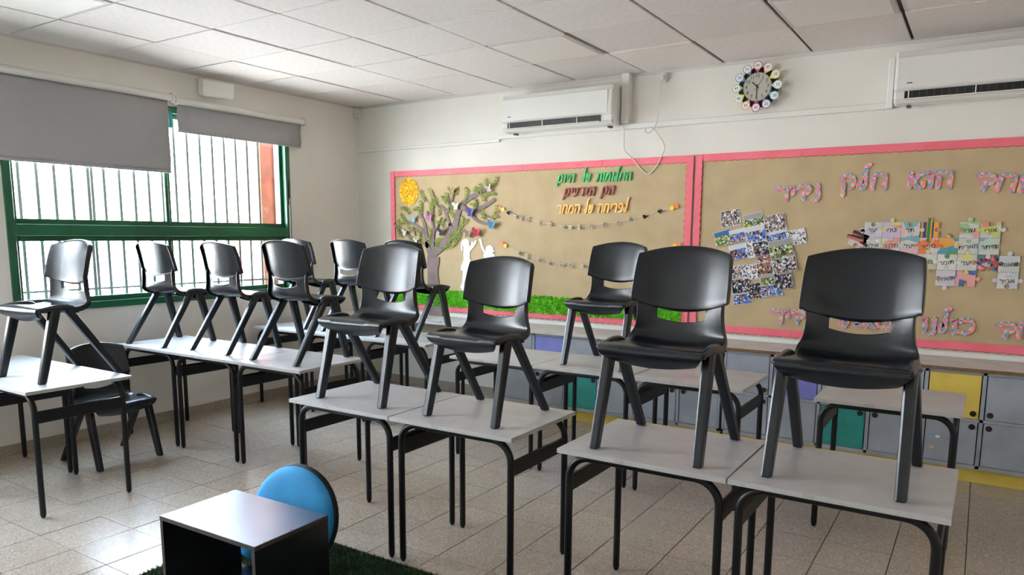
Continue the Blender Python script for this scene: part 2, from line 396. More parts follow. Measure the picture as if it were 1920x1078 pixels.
# ------------------------------------------------------------------ wall trunking, sensors, speaker
tag(MB().box((.0, -.026, 2.262), (1.7, -.0, 2.288), 0, .003).build('trim_1', 'wplast'), kind='structure')
tag(MB().box((1.7, -.03, 2.285), (4.735, -.0, 2.325), 0, .003).build('trim_2', 'wplast'), kind='structure')
tag(MB().box((2.862, -.075, 2.325), (2.925, 0, 2.698), 0, .004).build('trim_4', 'wplast'), kind='structure')
tag(MB().box((4.71, -.05, 2.287), (4.745, 0, 2.60), 0, .004).build('trim_5', 'wplast'), kind='structure')
o = empty('wall_speaker', (0, -1.64, 2.61)); tag(o, 'white wall speaker mounted high above the roller blinds', 'speaker')
MB().box((.055, -.125, -.062), (.16, .125, .062), 0, .012).xf(Matrix.Rotation(R(-12), 4, 'Z') @ Matrix.Rotation(R(10), 4, 'Y')).build('speaker_body', 'wplast', o)
MB().box((0, -.13, -.03), (.012, -.085, .055), 0, .003).tube([(.01, -.11, .02), (.06, -.11, .02), (.09, -.09, .0)], .008, 8).build('bracket', 'wplast', o)
MB().tube([(.008, -.11, -.02), (.015, -.1, -.06), (.03, -.04, -.075), (.06, .03, -.07)], .003, 6).build('cable', 'wplast', o)
o = MB().box((.004, -.055, 2.60), (.062, -.004, 2.685), 0, .008).cyl((.033, -.064, 2.625), .014, .012, 1, 16).build('motion_sensor', 'wplast')
tag(o, 'small white sensor in the top room corner', 'sensor')
o = empty('power_socket', (3.18, 0, 2.645)); tag(o, 'white socket with plug just under the ceiling right of the first air conditioner', 'socket')
MB().box((-.026, -.03, -.035), (.026, 0, .035), 0, .005).build('socket_box', 'wplast', o)
MB().box((-.016, -.066, -.022), (.016, -.03, .014), 0, .006).build('plug', 'wplast', o)
cp = [(3.169,2.629),(3.17,2.442),(3.147,2.299),(3.101,2.243),(3.065,2.252),(3.071,2.278),(3.116,2.277),(3.165,2.224),(3.216,2.136),(3.19,2.061),(3.142,1.982),(3.082,1.937),(3.029,1.972),(2.96,2.05),(2.885,2.122),(2.879,2.198),(2.88,2.288),(2.851,2.365)]
o = MB()
def smooth_path(pts, sub=4):
    out = []; n = len(pts)
    for i in range(n-1):
        p0, p1, p2, p3 = [Vector(pts[max(0, min(n-1, i+k))]) for k in (-1, 0, 1, 2)]
        for s in range(sub):
            t = s/sub; out.append(.5*((2*p1)+(-p0+p2)*t+(2*p0-5*p1+4*p2-p3)*t*t+(-p0+3*p1-3*p2+p3)*t**3))
    out.append(Vector(pts[-1])); return out
cp3 = smooth_path([(x, -.045-.02*sin(i*.4), z) for i, (x, z) in enumerate(cp)])
o.tube(cp3, .0045, 8); o = o.build('loose_cable', 'cable')
tag(o, 'thin white cable looping down from the ceiling socket to the air conditioner', 'cable')
o = MB().box((3.02, -.02, .765), (3.04, 0, .80)).box((3.015, -.03, .755), (3.05, 0, .765)).build('cable_clip', 'wplast')
tag(o, 'tiny white clip on the wall under the left notice board', 'clip')

# ------------------------------------------------------------------ air conditioners
def aircon(x0, x1, zt, zb, lab):
    o = empty('air_conditioner', ((x0+x1)/2, 0, zb)); w = (x1-x0)/2; H = zt-zb; tag(o, lab, 'air conditioner', 'split air conditioners high on the back wall')
    prof = [(0, H-.01), (-.12, H), (-.185, H-.012), (-.205, H-.05), (-.215, H*.45), (-.212, .085), (-.196, .072), (-.196, .03), (-.17, .006), (-.10, 0), (0, .01)]
    b = MB(); n = len(prof); xsn = [-w, -w+.012, w-.012, w]; vs = []
    for k, x in enumerate(xsn):
        s = .97 if k in (0, 3) else 1
        for (y, z) in prof: vs.append((x, y*s, H/2+(z-H/2)*s))
    fs = [(k*n+i, k*n+(i+1) % n, (k+1)*n+(i+1) % n, (k+1)*n+i) for k in range(3) for i in range(n)]
    fs += [tuple(range(n-1, -1, -1)), tuple(3*n+i for i in range(n))]
    b.add(vs, fs, 0, False); ob = b.build('casing', 'gloss', o)
    MB().box((-w+.014, -.2165, .088), (w-.036, -.21, H*.84), 0, .003).build('front_panel', 'gloss', o)
    lo = MB().box((-w+.06, -.205, .026), (w-.10, -.189, .072)).build('air_outlet', 'acdark', o)
    for k in range(3): MB().box((-w+.08+k*(w*.62), -.212, .026), (-w+.086+k*(w*.62), -.2, .072)).build('vane', 'gloss', lo)
    q = MB().box((-w+.06, -.222, .02), (w-.10, -.20, .027), 0, .002).build('louvre', 'gloss', o)
    MB().box((-w+.07, -.2172, .115), (-w+.10, -.2145, .121)).build('maker_plate', 'acdark', o)
    for k in range(22):
        x = -w+.10+k*(2*w-.26)/22; MB().box((x, -.207, .032), (x+.003, -.203, .07)).build('fin', 'bar', lo)
    for s in (-1, 1): MB().box((s*w*.86-.012, -.11, -.012), (s*w*.86+.012, -.06, .002)).build('foot', 'bar', o)
    return o
aircon(1.84, 2.85, 2.615, 2.31, 'white split air conditioner left of the clock, above the tree board')
aircon(4.765, 5.90, 2.61, 2.285, 'white split air conditioner right of the clock, cut by the right edge')

# ------------------------------------------------------------------ text
def text_mesh(s, size, ext=.0005):
    c = bpy.data.curves.new('t', 'FONT'); c.body = s; c.size = size; c.extrude = ext; c.align_x = 'CENTER'; c.align_y = 'CENTER'; c.resolution_u = 3
    o = bpy.data.objects.new('t', c); COL.objects.link(o); dg = bpy.context.evaluated_depsgraph_get(); dg.update()
    me = bpy.data.meshes.new_from_object(o.evaluated_get(dg)); bpy.data.objects.remove(o); bpy.data.curves.remove(c); return me
M['ink'] = mat('black_ink', (36, 34, 36), .6)
def text(s, size, name, parent, loc, rot=0, m='ink', ext=.0004):
    me = text_mesh(s, size, ext); me.materials.clear(); me.materials.append(M[m]); me.name = name
    o = bpy.data.objects.new(name, me); COL.objects.link(o); o.parent = parent; o.location = loc; o.rotation_euler = (R(90), -rot, 0); return o

# ------------------------------------------------------------------ clock
cx, cz = 3.886, 2.502
ck = empty('wall_clock', (cx, 0, cz)); tag(ck, 'round grey wall clock ringed by paper minute tags', 'clock')
poly = [(.138*cos(2*pi*k/12+.26), .138*sin(2*pi*k/12+.26)) for k in range(12)]
MB().prism(poly, -.03, 0).build('backing', 'hole', ck)
M['clockface'] = mat('clock_face', (176, 172, 160), .5); M['rim'] = mat('clock_rim', (120, 118, 110), .4)
MB().tube([(0, -.03, 0), (0, -.052, 0)], .099, 40).build('rim', 'rim', ck)
MB().tube([(0, -.052, 0), (0, -.054, 0)], .094, 40).build('face', 'clockface', ck)
for h in range(1, 13):
    a = pi/2-h*pi/6; text(str(h), .032, 'numeral', ck, (.074*cos(a), -.0546, .074*sin(a)))
def hand(nm, ang, L, w, tail=.015):
    d = Vector((cos(ang), sin(ang))); nn = Vector((-d.y, d.x)); a = -tail*d
    pts = [a+nn*w, a-nn*w, d*L-nn*w, d*L+nn*w]; MB().prism([tuple(p) for p in pts], -.058, -.056).build(nm, 'ink', ck)
hand('hour_hand', pi/2+R(46), .048, .0035); hand('minute_hand', pi/2+R(178), .074, .0022); hand('second_hand', pi/2-R(36), .07, .0007, .03)
tc_ = {0: (196, 70, 100), 5: (240, 170, 120), 10: (222, 212, 70), 15: (170, 204, 180), 20: (120, 170, 190), 25: (140, 130, 178), 30: (200, 66, 104), 35: (240, 160, 110), 40: (216, 214, 100), 45: (150, 184, 120), 50: (110, 160, 196), 55: (140, 136, 160)}
for k, mn in enumerate(range(0, 60, 5)):
    a = pi/2-k*pi/6; rc = .142; c = Vector((rc*cos(a), rc*sin(a)))
    mm = mat('tag_card', tc_[mn], .6); pts = [(.030*cos(a+t)+c.x, .030*sin(a+t)+c.y) for t in [(-2.3+4.6*i/20) for i in range(21)]]
    pts.append((c.x-.047*cos(a), c.y-.047*sin(a)))
    tg = MB().prism(pts, -.062, -.060).build('minute_tag', mm, ck); tg['label'] = 'paper minute tag reading %02d' % mn
    MB().tube([(c.x, -.0622, c.y), (c.x, -.063, c.y)], .025, 24).build('tag_disc', 'paper', tg)
    text('%02d' % mn, .027, 'tag_number', tg, (c.x, -.0636, c.y))

# ------------------------------------------------------------------ notice boards
def board(name, x0, x1, z0, z1, lab):
    o = empty(name, ((x0+x1)/2, -.0015, z0)); w = (x1-x0)/2; H = z1-z0; tag(o, lab, 'notice board')
    MB().box((-w, -.018, 0), (w, 0, H), 0, .002).build('panel', 'kraft', o)
    t = .052
    def strip(L, horiz, flip, off, lab2=None):
        # strip with scalloped inner edge, laid in pieces
        pitch = .058; n = max(3, int(L/.62)); pl_ = L/n; out = []
        for k in range(n):
            pts = [(k*pl_+.0008, 0), ((k+1)*pl_-.0008, 0)]; m_ = round(pl_/pitch); q = pl_/m_
            inner = []
            for i in range(m_):
                for s in range(7): inner.append((k*pl_+i*q+q*s/6, t-.005+.006*sin(pi*s/6)))
            pts += inner[::-1]; pts[2] = ((k+1)*pl_-.0008, pts[2][1]); pts[-1] = (k*pl_+.0008, pts[-1][1])
            if horiz: pp = [(-w+a, (H-b_ if flip else t-b_)) for a, b_ in pts]
            else: pp = [((w-b_ if flip else -w+b_), a) for a, b_ in pts]
            out.append(pp)
        for pp in out: MB().prism(pp, -.024-off, -.0185-off).build('border_strip', 'pink', o)
    strip(2*w, True, False, 0); strip(2*w, True, True, 0); strip(H, False, False, .004); strip(H, False, True, .004)
    def under(L, horiz, flip):
        pitch = .058; m_ = round(L/pitch); q = L/m_; inner = []
        for i in range(m_):
            for s in range(7): inner.append((i*q+q*s/6+q/2*0, t-.001+.007*sin(pi*s/6)))
        pts = [(0, t-.02), (L, t-.02)]+inner[::-1]
        pp = [(-w+a, (H-b_ if flip else t-b_)) if horiz else ((w-b_ if flip else -w+b_), a) for a, b_ in pts]
        MB().prism(pp, -.0185, -.018).build('under_strip', 'pinkd', o)
    under(2*w, True, False); under(2*w, True, True); under(H, False, True); under(H, False, False)
    return o
board('notice_board', .445, 3.44, .755, 2.062, 'brown notice board with paper tree, pink scalloped border')
board('notice_board', 3.458, 6.45, .752, 2.064, 'brown notice board with puzzle pieces and photos, pink scalloped border')
YBD = -.0205

# sun
sx_, sz_ = [(0.674,1.864)][0]
b = MB(); n = 36
b.prism([(sx_+.114*cos(2*pi*k/n), sz_+.128*sin(2*pi*k/n)) for k in range(n)], YBD-.006, YBD)
for k in range(520):
    a = random.uniform(0, 2*pi); q = random.random()**.5; x = sx_+.11*q*cos(a); z = sz_+.124*q*sin(a); s = random.uniform(.006, .011)
    y = YBD-.006; t = random.uniform(0, pi)
    vs = [(x-s*cos(t), y, z-s*sin(t)), (x+s*cos(t), y, z+s*sin(t)), (x+s*sin(t)*.7, y, z-s*cos(t)*.7), (x+random.uniform(-.004, .004), y-random.uniform(.008, .018), z+random.uniform(-.004, .004))]
    b.add(vs, [(0, 2, 3), (2, 1, 3), (1, 0, 3)], 0)
tag(b.build('paper_sun', 'yellow'), 'round crumpled yellow paper sun in the top left of the tree board', 'sun')
# grass strip
b = MB(); b.box((.50, YBD-.008, .80), (3.385, YBD, .925))
for k in range(5200):
    x = random.uniform(.50, 3.385); z = random.uniform(.802, .945); s = random.uniform(.008, .016); y = YBD-.004; t = random.uniform(0, pi)
    vs = [(x-s*cos(t), y, z-s*sin(t)), (x+s*cos(t), y, z+s*sin(t)), (x+s*sin(t)*.8, y, z-s*cos(t)*.8), (x+random.uniform(-.01, .01), y-random.uniform(.012, .03), z+random.uniform(-.01, .01))]
    b.add(vs, [(0, 2, 3), (2, 1, 3), (1, 0, 3)], 0)
tag(b.build('crepe_grass', 'moss'), 'bright green crumpled paper grass along the foot of the tree board', 'paper grass', kind='stuff')
# tree
def ribbon(pts, wid, y0, y1, b=None, closed_round=True):
    """flat ribbon along (x, z) points; wid = width at each point"""
    b = b or MB(); pts = [Vector(p) for p in pts]; m = len(pts); wid = wid if isinstance(wid, (list, tuple)) else [wid]*m
    Lp, Rp = [], []
    for i in range(m):
        t = (pts[min(i+1, m-1)]-pts[max(i-1, 0)]).normalized(); nn = Vector((-t.y, t.x)); Lp.append(pts[i]+nn*wid[i]/2); Rp.append(pts[i]-nn*wid[i]/2)
    def cap(c, t, w):
        if not closed_round: return []
        a0 = math.atan2(t.y, t.x); return [c+Vector((cos(a0-pi/2+pi*k/5), sin(a0-pi/2+pi*k/5)))*w/2 for k in range(1, 5)]
    t1 = (pts[-1]-pts[-2]).normalized(); t0 = (pts[0]-pts[1]).normalized()
    # build as quads to stay robust on strong bends
    vs = [(p.x, y0, p.y) for p in Lp]+[(p.x, y0, p.y) for p in Rp]+[(p.x, y1, p.y) for p in Lp]+[(p.x, y1, p.y) for p in Rp]
    fs = []
    for i in range(m-1):
        fs += [(i, m+i, m+i+1, i+1), (2*m+i, i, i+1, 2*m+i+1), (m+i, 3*m+i, 3*m+i+1, m+i+1)]
    b.add(vs, fs, 0, False)
    for (c, t, w) in ((pts[-1], t1, wid[-1]), (pts[0], t0, wid[0])):
        nn = Vector((-t.y, t.x)); arc = [c-nn*w/2]+cap(c, t, w)+[c+nn*w/2]
        if len(arc) > 2: b.prism([tuple(p) for p in arc], y0, y1)
    return b
tree = empty('paper_tree', (1.0, YBD, .93)); tag(tree, 'large grey brown paper tree with leafy vines on the left board', 'paper tree')
def par(o, p):
    o.parent = p; o.matrix_parent_inverse = Matrix.Translation(-Vector(p.location)); return o
def branch(nm, pts, w0, w1, yo=0):
    pts2 = smooth_path(pts, 5); n = len(pts2); ws = [w0+(w1-w0)*k/(n-1) for k in range(n)]
    return par(ribbon(pts2, ws, YBD-.009-yo, YBD-.001-yo).build(nm, 'trunk'), tree)
trunk = [(u_, v_) for u_, v_ in [(0.985,0.662),(0.969,0.925),(0.952,1.115),(0.966,1.266)]]
par(ribbon(smooth_path(trunk, 5), [.16]*3+[.145]*3+[.13]*3+[.12]*3+[.14]*4, YBD-.010, YBD-.001, None, False).build('trunk', 'trunk'), tree)
BR = [
 ([(0.963,1.293),(1.038,1.34),(1.122,1.407),(1.195,1.48),(1.226,1.569),(1.252,1.657),(1.308,1.744),(1.377,1.79),(1.466,1.827),(1.562,1.868),(1.6,1.886)], .085, .03),
 ([(0.889,1.363),(0.875,1.479),(0.86,1.562),(0.818,1.645),(0.776,1.72)], .05, .02),
 ([(0.864,1.479),(0.794,1.529),(0.707,1.575),(0.619,1.58)], .034, .024),
 ([(0.964,1.314),(0.96,1.43),(0.971,1.512),(0.946,1.595),(0.888,1.645)], .032, .018),
 ([(0.976,1.496),(1.019,1.545),(1.057,1.619)], .018, .010),
 ([(0.975,1.413),(1.039,1.43)], .018, .014),
 ([(1.169,1.448),(1.165,1.537),(1.124,1.634),(1.094,1.699),(1.052,1.728)], .03, .026),
 ([(1.13,1.675),(1.171,1.747),(1.197,1.81),(1.197,1.85)], .02, .02),
 ([(1.308,1.712),(1.387,1.672),(1.466,1.694),(1.562,1.724),(1.648,1.773)], .05, .03),
 ([(1.407,1.64),(1.465,1.592),(1.543,1.564),(1.611,1.556)], .03, .022),
 ([(1.49,1.67),(1.543,1.638),(1.601,1.622),(1.649,1.606)], .022, .012),
 ([(0.89,1.379),(0.91,1.313),(0.942,1.272)], .05, .05),
 ([(0.483,1.563),(0.55,1.521),(0.639,1.487),(0.693,1.403)], .02, .028),
 ([(0.723,1.529),(0.749,1.454)], .016, .012),
 ([(0.899,1.677),(0.893,1.612)], .022, .012), ([(0.968,1.717),(0.962,1.644)], .012, .02),
 ([(1.102,1.504),(1.165,1.561)], .016, .022)]
for k, (p, a, c) in enumerate(BR): branch('branch', p, a, c, .0006*(k % 5))
# leafy vines
VN = [(0.821,1.884),(0.89,1.776),(0.928,1.898),(0.947,1.718),(1.001,1.815),(1.021,1.717),(0.82,1.786),(0.808,1.695),(1.064,1.829),(1.146,1.755),(1.116,1.852),(1.125,1.755),(1.268,1.88),(1.228,1.825),(1.348,1.893),(1.328,1.767),(1.407,1.852),(1.466,1.89),(1.514,1.919),(1.475,1.85),(1.572,1.964),(1.577,1.879),(1.694,1.967),(1.619,1.908),(1.676,1.814),(1.553,1.802),(1.686,1.73),(1.658,1.653),(1.553,1.747),(1.505,1.819),(1.446,1.789),(1.436,1.71),(1.387,1.751),(1.466,1.733),(0.566,1.724),(0.676,1.663),(0.576,1.673),(0.663,1.571),(0.721,1.705),(0.829,1.678),(0.552,1.614),(0.571,1.444),(0.528,1.538),(0.619,1.58),(0.652,1.546),(0.717,1.512),(0.751,1.529),(0.814,1.395),(0.683,1.453),(0.836,1.387),(0.913,1.537),(0.923,1.446),(1.02,1.635),(1.042,1.692),(1.071,1.529),(1.103,1.61),(1.145,1.707),(1.206,1.642),(1.307,1.641),(1.205,1.432),(1.377,1.608),(1.204,1.383),(1.296,1.489),(1.069,1.34),(1.246,1.496),(1.143,1.366),(0.999,1.595),(1.03,1.562),(0.925,1.644),(0.937,1.743),(1.039,1.398),(0.996,1.364),(1.166,1.69),(1.187,1.754),(1.62,1.606),(1.677,1.629),(1.543,1.591),(1.514,1.67),(0.932,1.363),(0.922,1.421),(1.081,1.431),(0.996,1.381)]
def vine(a, c, k):
    a, c = Vector(a), Vector(c); d = c-a; nn = Vector((-d.y, d.x)); sgn = 1 if k % 2 else -1
    pts = [a+d*t+nn*sgn*.14*sin(pi*t) for t in [i/8 for i in range(9)]]
    b = ribbon(pts, .0045, YBD-.011-.0004*(k % 4), YBD-.009, None, False)
    L = d.length; m = max(4, int(L/.012))
    for i in range(m):
        t = (i+.5)/m; p = a+d*t+nn*sgn*.14*sin(pi*t); s = 1 if i % 2 else -1; an = math.atan2(d.y, d.x)+s*.75
        e = Vector((cos(an), sin(an))); q = Vector((-e.y, e.x)); ll = .032
        b.add([(w_.x, YBD-.0125-yo, w_.y) for w_, yo in ((p, 0), (p+e*ll*.45+q*.0098, .002), (p+e*ll, .004), (p+e*ll*.45-q*.0098, .0))], [(0, 1, 2, 3)], 0)
    return par(b.build('leafy_vine', 'leaf'), tree)
for k in range(0, len(VN)-1, 2): vine(VN[k], VN[k+1], k//2)
# butterflies
bf = [((258,600), (150,184,192), 'pale blue folded paper butterfly at the left of the tree', .052), ((440,590), (196,130,180), 'mauve folded paper butterfly between the upright branches', .05), ((160,755), (214,204,186), 'cream paper butterfly low by the left border', .045), ((285,845), (206,208,180), 'pale green paper butterfly just above the chair back', .04), ((575,750), (52,62,84), 'dark blue striped paper butterfly in the middle of the crown', .052), ((735,455), (232,228,214), 'white paper butterfly on the fork of the main branch', .052), ((900,525), (86,84,150), 'violet blue paper butterfly on the right-hand branch', .06), ((1100,255), (206,198,186), 'white paper butterfly at the tip of the longest branch', .05), ((690,285), (160,140,100), 'tan paper butterfly at the top of the crown', .055), ((1140,665), (64,140,170), 'teal blue paper butterfly hanging lowest on the right branch', .058), ((870,765), (150,128,112), 'brown paper butterfly above the paper girl', .055), ((970,748), (190,50,78), 'crimson paper butterfly between the two paper children', .06)]
bpos = [(0.739,1.613),(0.935,1.62),(0.628,1.483),(0.765,1.408),(1.076,1.488),(1.242,1.725),(1.407,1.667),(1.6,1.874),(1.198,1.862),(1.639,1.556),(1.376,1.477),(1.475,1.491)]
for k, ((_, c, lab, s), (x, z)) in enumerate(zip(bf, bpos)):
    o = empty('paper_butterfly', (x, YBD-.014, z)); o.rotation_euler = (0, R(random.uniform(-14, 14)), 0); tag(o, lab, 'butterfly', 'folded paper butterflies on the tree')
    mm = mat('butterfly_paper', c, .7, noise=(60, tuple(min(255, v+18) for v in c), .45, .6))
    for sg in (-1, 1):
        w = [(0, -.45), (.25, -.7), (.55, -.55), (.5, -.1), (.85, .15), (.9, .6), (.55, .65), (.15, .3), (0, .2)]
        a = R(38 if sg > 0 else 25); vs = [(sg*p*s*cos(a), -p*s*sin(a), q*s) for p, q in w]
        ob = MB().add(vs, [tuple(range(len(w))) if sg > 0 else tuple(reversed(range(len(w))))]).build('wing', mm, o)
        md = ob.modifiers.new('s', 'SOLIDIFY'); md.thickness = .0012; bake(ob)
    MB().tube([(0, -.001, -.6*s), (0, -.003, .45*s)], .003, 6).build('body', mm, o)
# paper children
g1 = [(1.29,1.401),(1.313,1.426),(1.353,1.428),(1.373,1.409),(1.377,1.355),(1.401,1.384),(1.4,1.404),(1.412,1.407),(1.419,1.392),(1.447,1.42),(1.461,1.413),(1.454,1.388),(1.428,1.356),(1.384,1.313),(1.382,1.255),(1.401,1.22),(1.415,1.163),(1.405,1.143),(1.379,1.139),(1.381,1.025),(1.399,1.015),(1.396,0.989),(1.369,0.99),(1.351,1.009),(1.347,1.103),(1.322,1.044),(1.315,1.008),(1.323,0.986),(1.315,0.958),(1.293,0.963),(1.277,0.984),(1.284,1.01),(1.295,1.021),(1.307,1.138),(1.28,1.145),(1.286,1.181),(1.316,1.247),(1.31,1.276),(1.312,1.312),(1.311,1.362),(1.302,1.376),(1.301,1.315),(1.285,1.322),(1.284,1.372)]
tag(MB().prism(g1, YBD-.006, YBD-.001).build('paper_girl', 'paper'), 'white paper silhouette of a girl with raised hands under the tree', 'silhouette')
g2 = [(1.489,1.435),(1.511,1.424),(1.524,1.372),(1.558,1.309),(1.557,1.344),(1.576,1.369),(1.614,1.376),(1.637,1.355),(1.64,1.331),(1.654,1.321),(1.64,1.313),(1.627,1.308),(1.64,1.299),(1.654,1.293),(1.659,1.275),(1.648,1.254),(1.653,1.198),(1.661,1.17),(1.649,1.078),(1.632,0.999),(1.602,0.998),(1.597,1.105),(1.58,1.111),(1.567,0.997),(1.537,0.995),(1.55,1.138),(1.537,1.195),(1.545,1.255),(1.532,1.28),(1.541,1.301),(1.511,1.35),(1.498,1.392),(1.487,1.417)]
tag(MB().prism(g2, YBD-.006, YBD-.001).build('paper_boy', 'paper'), 'white paper silhouette of a child reaching up with one arm', 'silhouette')

# ------------------------------------------------------------------ Hebrew lettering
HB = {
 'he': (.86, [[(0, .95), (.12, 1), (.6, 1), (.74, .86), (.74, 0)], [(.16, .6), (.13, 0)]]),
 'het': (.86, [[(.05, 0), (.1, .75), (.2, 1), (.6, 1), (.74, .86), (.72, 0)]]),
 'lamed': (.72, [[(.62, 1.72), (.46, 1.62), (.42, 1.2), (.42, .35), (.3, .03), (.1, .08), (.06, .35), (.24, .5)]]),
 'lamedp': (.72, [[(.66, 1.75), (.42, 1.5), (.36, 1.0), (.3, .0)], [(.36, .95), (.6, .6), (.5, .1)]]),
 'vav': (.42, [[(.02, .97), (.18, .98), (.22, .8), (.2, 0)]]),
 'mem': (.86, [[(.04, 0), (.16, 1)], [(.12, .5), (.4, 1), (.62, .92), (.74, .6), (.72, .05), (.46, .02)]]),
 'tav': (.9, [[(.0, .02), (.16, .06), (.22, .85)], [(.06, 1), (.64, 1), (.78, .85), (.78, 0)]]),
 'shin': (.86, [[(.1, .95), (.08, .2), (.3, 0), (.62, .18), (.76, .95)], [(.44, .92), (.36, .5), (.14, .4)]]),
 'yod': (.4, [[(.04, .96), (.2, .96), (.2, .48)]]),
 'mems': (.86, [[(.02, -.42), (.14, .3), (.16, .8), (.3, 1), (.66, .9), (.74, .5), (.56, .08), (.2, .04)]]),
 'zayin': (.6, [[(.08, 1), (.5, .92)], [(.3, .94), (.36, .5), (.14, .1), (.5, .06)]]),
 'resh': (.78, [[(0, .92), (.14, 1), (.5, .98), (.64, .84), (.62, 0)]]),
 'ayin': (.8, [[(.1, .96), (.24, .4), (.4, .3)], [(.68, .98), (.56, .3), (.24, -.02), (.02, .02)]]),
 'pe': (.82, [[(.34, .5), (.14, .56), (.12, .9), (.36, 1), (.66, .86), (.7, .3), (.52, .02), (.06, .02)]]),
 'alef': (.92, [[(.12, 0), (.14, 1)], [(.84, .98), (.6, .86), (.34, .5)], [(.3, .56), (.5, .06), (.8, .04), (.84, .3)]]),
 'dalet': (.86, [[(0, .88), (.3, 1), (.66, .96), (.78, .72), (.62, .46), (.24, .44)], [(.42, .4), (.36, 0)]]),
 'qof': (.84, [[(0, .8), (.24, 1), (.6, .92), (.72, .6), (.62, .2), (.48, .1)], [(.14, .38), (.12, -.42)]]),
 'nun': (.5, [[(.3, 1.0), (.34, .5), (.34, .1), (.22, -.12), (.06, -.14)]]),
 'kaf': (.92, [[(.1, .86), (.4, 1), (.76, .8), (.84, .46), (.7, .12), (.36, 0), (.06, .1)]]),
}
PZ = cells('puzzle_print', [(232, 120, 142), (238, 150, 130), (108, 168, 190), (170, 200, 150), (232, 130, 160), (100, 156, 190), (226, 180, 196), (240, 124, 104)], 78, .5, 'sq')
ORD = ['rightmost', 'second from the right', 'third from the right', 'fourth from the right', 'fifth from the right', 'sixth from the right', 'seventh from the right']
def word(letters, x0, x1, zb0, zb1, h, sw, m, wlab, colour, slant=.12, dep=.012, group=None, wob=0, sq=.84):
    """letters listed right to left; word spans x0..x1 with baseline zb0 (left) to zb1 (right)"""
    ws = [HB[l][0] for l in letters]; tot = sum(ws)-.12; kx = (x1-x0)/tot; cur = x1
    ang = math.atan2(zb1-zb0, x1-x0)
    for i, l in enumerate(letters):
        w = HB[l][0]*kx; lx = cur-w; cur = lx; t = (lx+w/2-x0)/(x1-x0); zb = zb0+(zb1-zb0)*t
        b = MB(); dz = wob*random.uniform(-1, 1)
        for q, st in enumerate(HB[l][1]):
            pts = smooth_path([((p*sq+slant*(z-.5))*kx-w/2, (z)*h+dz) for p, z in st], 4); b = ribbon(pts, sw, -dep-.001*q, 0, b)
        o = b.build('paper_letter', m, None, (lx+w/2, YBD-.001, zb)); o.rotation_euler = (0, -ang, 0)
        tag(o, '%s letter, %s in %s' % (colour, ORD[i], wlab), 'letter', group or wlab)
M['lgreen'] = mat('green_foam', (52, 176, 96), .5, noise=(40, (90, 200, 120), .45, .65)); M['lred'] = mat('brick_red_foam', (158, 72, 54), .5, noise=(40, (130, 56, 44), .45, .65)); M['lgold'] = mat('gold_foam', (244, 184, 84), .45, noise=(30, (255, 214, 140), .45, .65))
def seg(p): return p[0][0], p[1][0], p[0][1], p[1][1]
GW = .0125
for ls, pp, m, wl, cl in (
  (['he', 'het', 'lamed', 'vav', 'mem', 'vav', 'tav'], [(2.652,1.897),(2.953,1.897)], 'lgreen', 'the first green word', 'green foam'),
  (['shin', 'lamed'], [(2.521,1.899),(2.596,1.899)], 'lgreen', 'the short green word', 'green foam'),
  (['he', 'yod', 'vav', 'mems'], [(2.297,1.898),(2.452,1.898)], 'lgreen', 'the last green word', 'green foam'),
  (['he', 'mems'], [(2.703,1.79),(2.812,1.793)], 'lred', 'the short red word', 'brick red foam'),
  (['he', 'zayin', 'resh', 'ayin', 'yod', 'mems'], [(2.36,1.786),(2.64,1.789)], 'lred', 'the long red word', 'brick red foam'),
  (['lamed', 'pe', 'resh', 'yod', 'het', 'he'], [(2.674,1.651),(2.933,1.653)], 'lgold', 'the first gold word', 'gold foam'),
  (['shin', 'lamed'], [(2.55,1.648),(2.626,1.649)], 'lgold', 'the short gold word', 'gold foam'),
  (['he', 'mem', 'het', 'resh'], [(2.296,1.647),(2.51,1.65)], 'lgold', 'the last gold word', 'gold foam')):
    a, c, z0_, z1_ = seg(pp); word(ls, a, c, z0_, z1_, .062, GW, m, wl, cl, .2)
for ls, pp, wl, hh in (
  (['alef', 'het', 'dalet'], [(5.258,1.764),(5.572,1.732)], 'the top word at the right edge', .088),
  (['he', 'vav', 'alef'], [(4.88,1.783),(5.125,1.777)], 'the middle top word', .090),
  (['het', 'lamed', 'qof'], [(4.485,1.78),(4.759,1.781)], 'the tall top word', .090),
  (['nun', 'dalet', 'yod', 'resh'], [(4.067,1.715),(4.353,1.728)], 'the slanting top word', .088),
  (['het', 'dalet'], [(5.447,0.852),(5.637,0.86)], 'the bottom word at the right edge', .086),
  (['kaf', 'vav', 'lamed', 'nun', 'vav'], [(5.027,0.86),(5.313,0.862)], 'the bottom word right of the big chair', .086),
  (['pe', 'alef', 'zayin', 'lamed'], [(4.538,0.857),(4.863,0.871)], 'the bottom word seen through the big chair', .082),
  (['alef', 'dalet', 'yod', 'resh'], [(4.08,0.852),(4.41,0.869)], 'the bottom word left of the big chair', .084)):
    a, c, z0_, z1_ = seg(pp); word(ls, a, c, z0_, z1_, hh, .030, PZ, wl, 'puzzle-patterned', 0, .006, None, .002, .9)

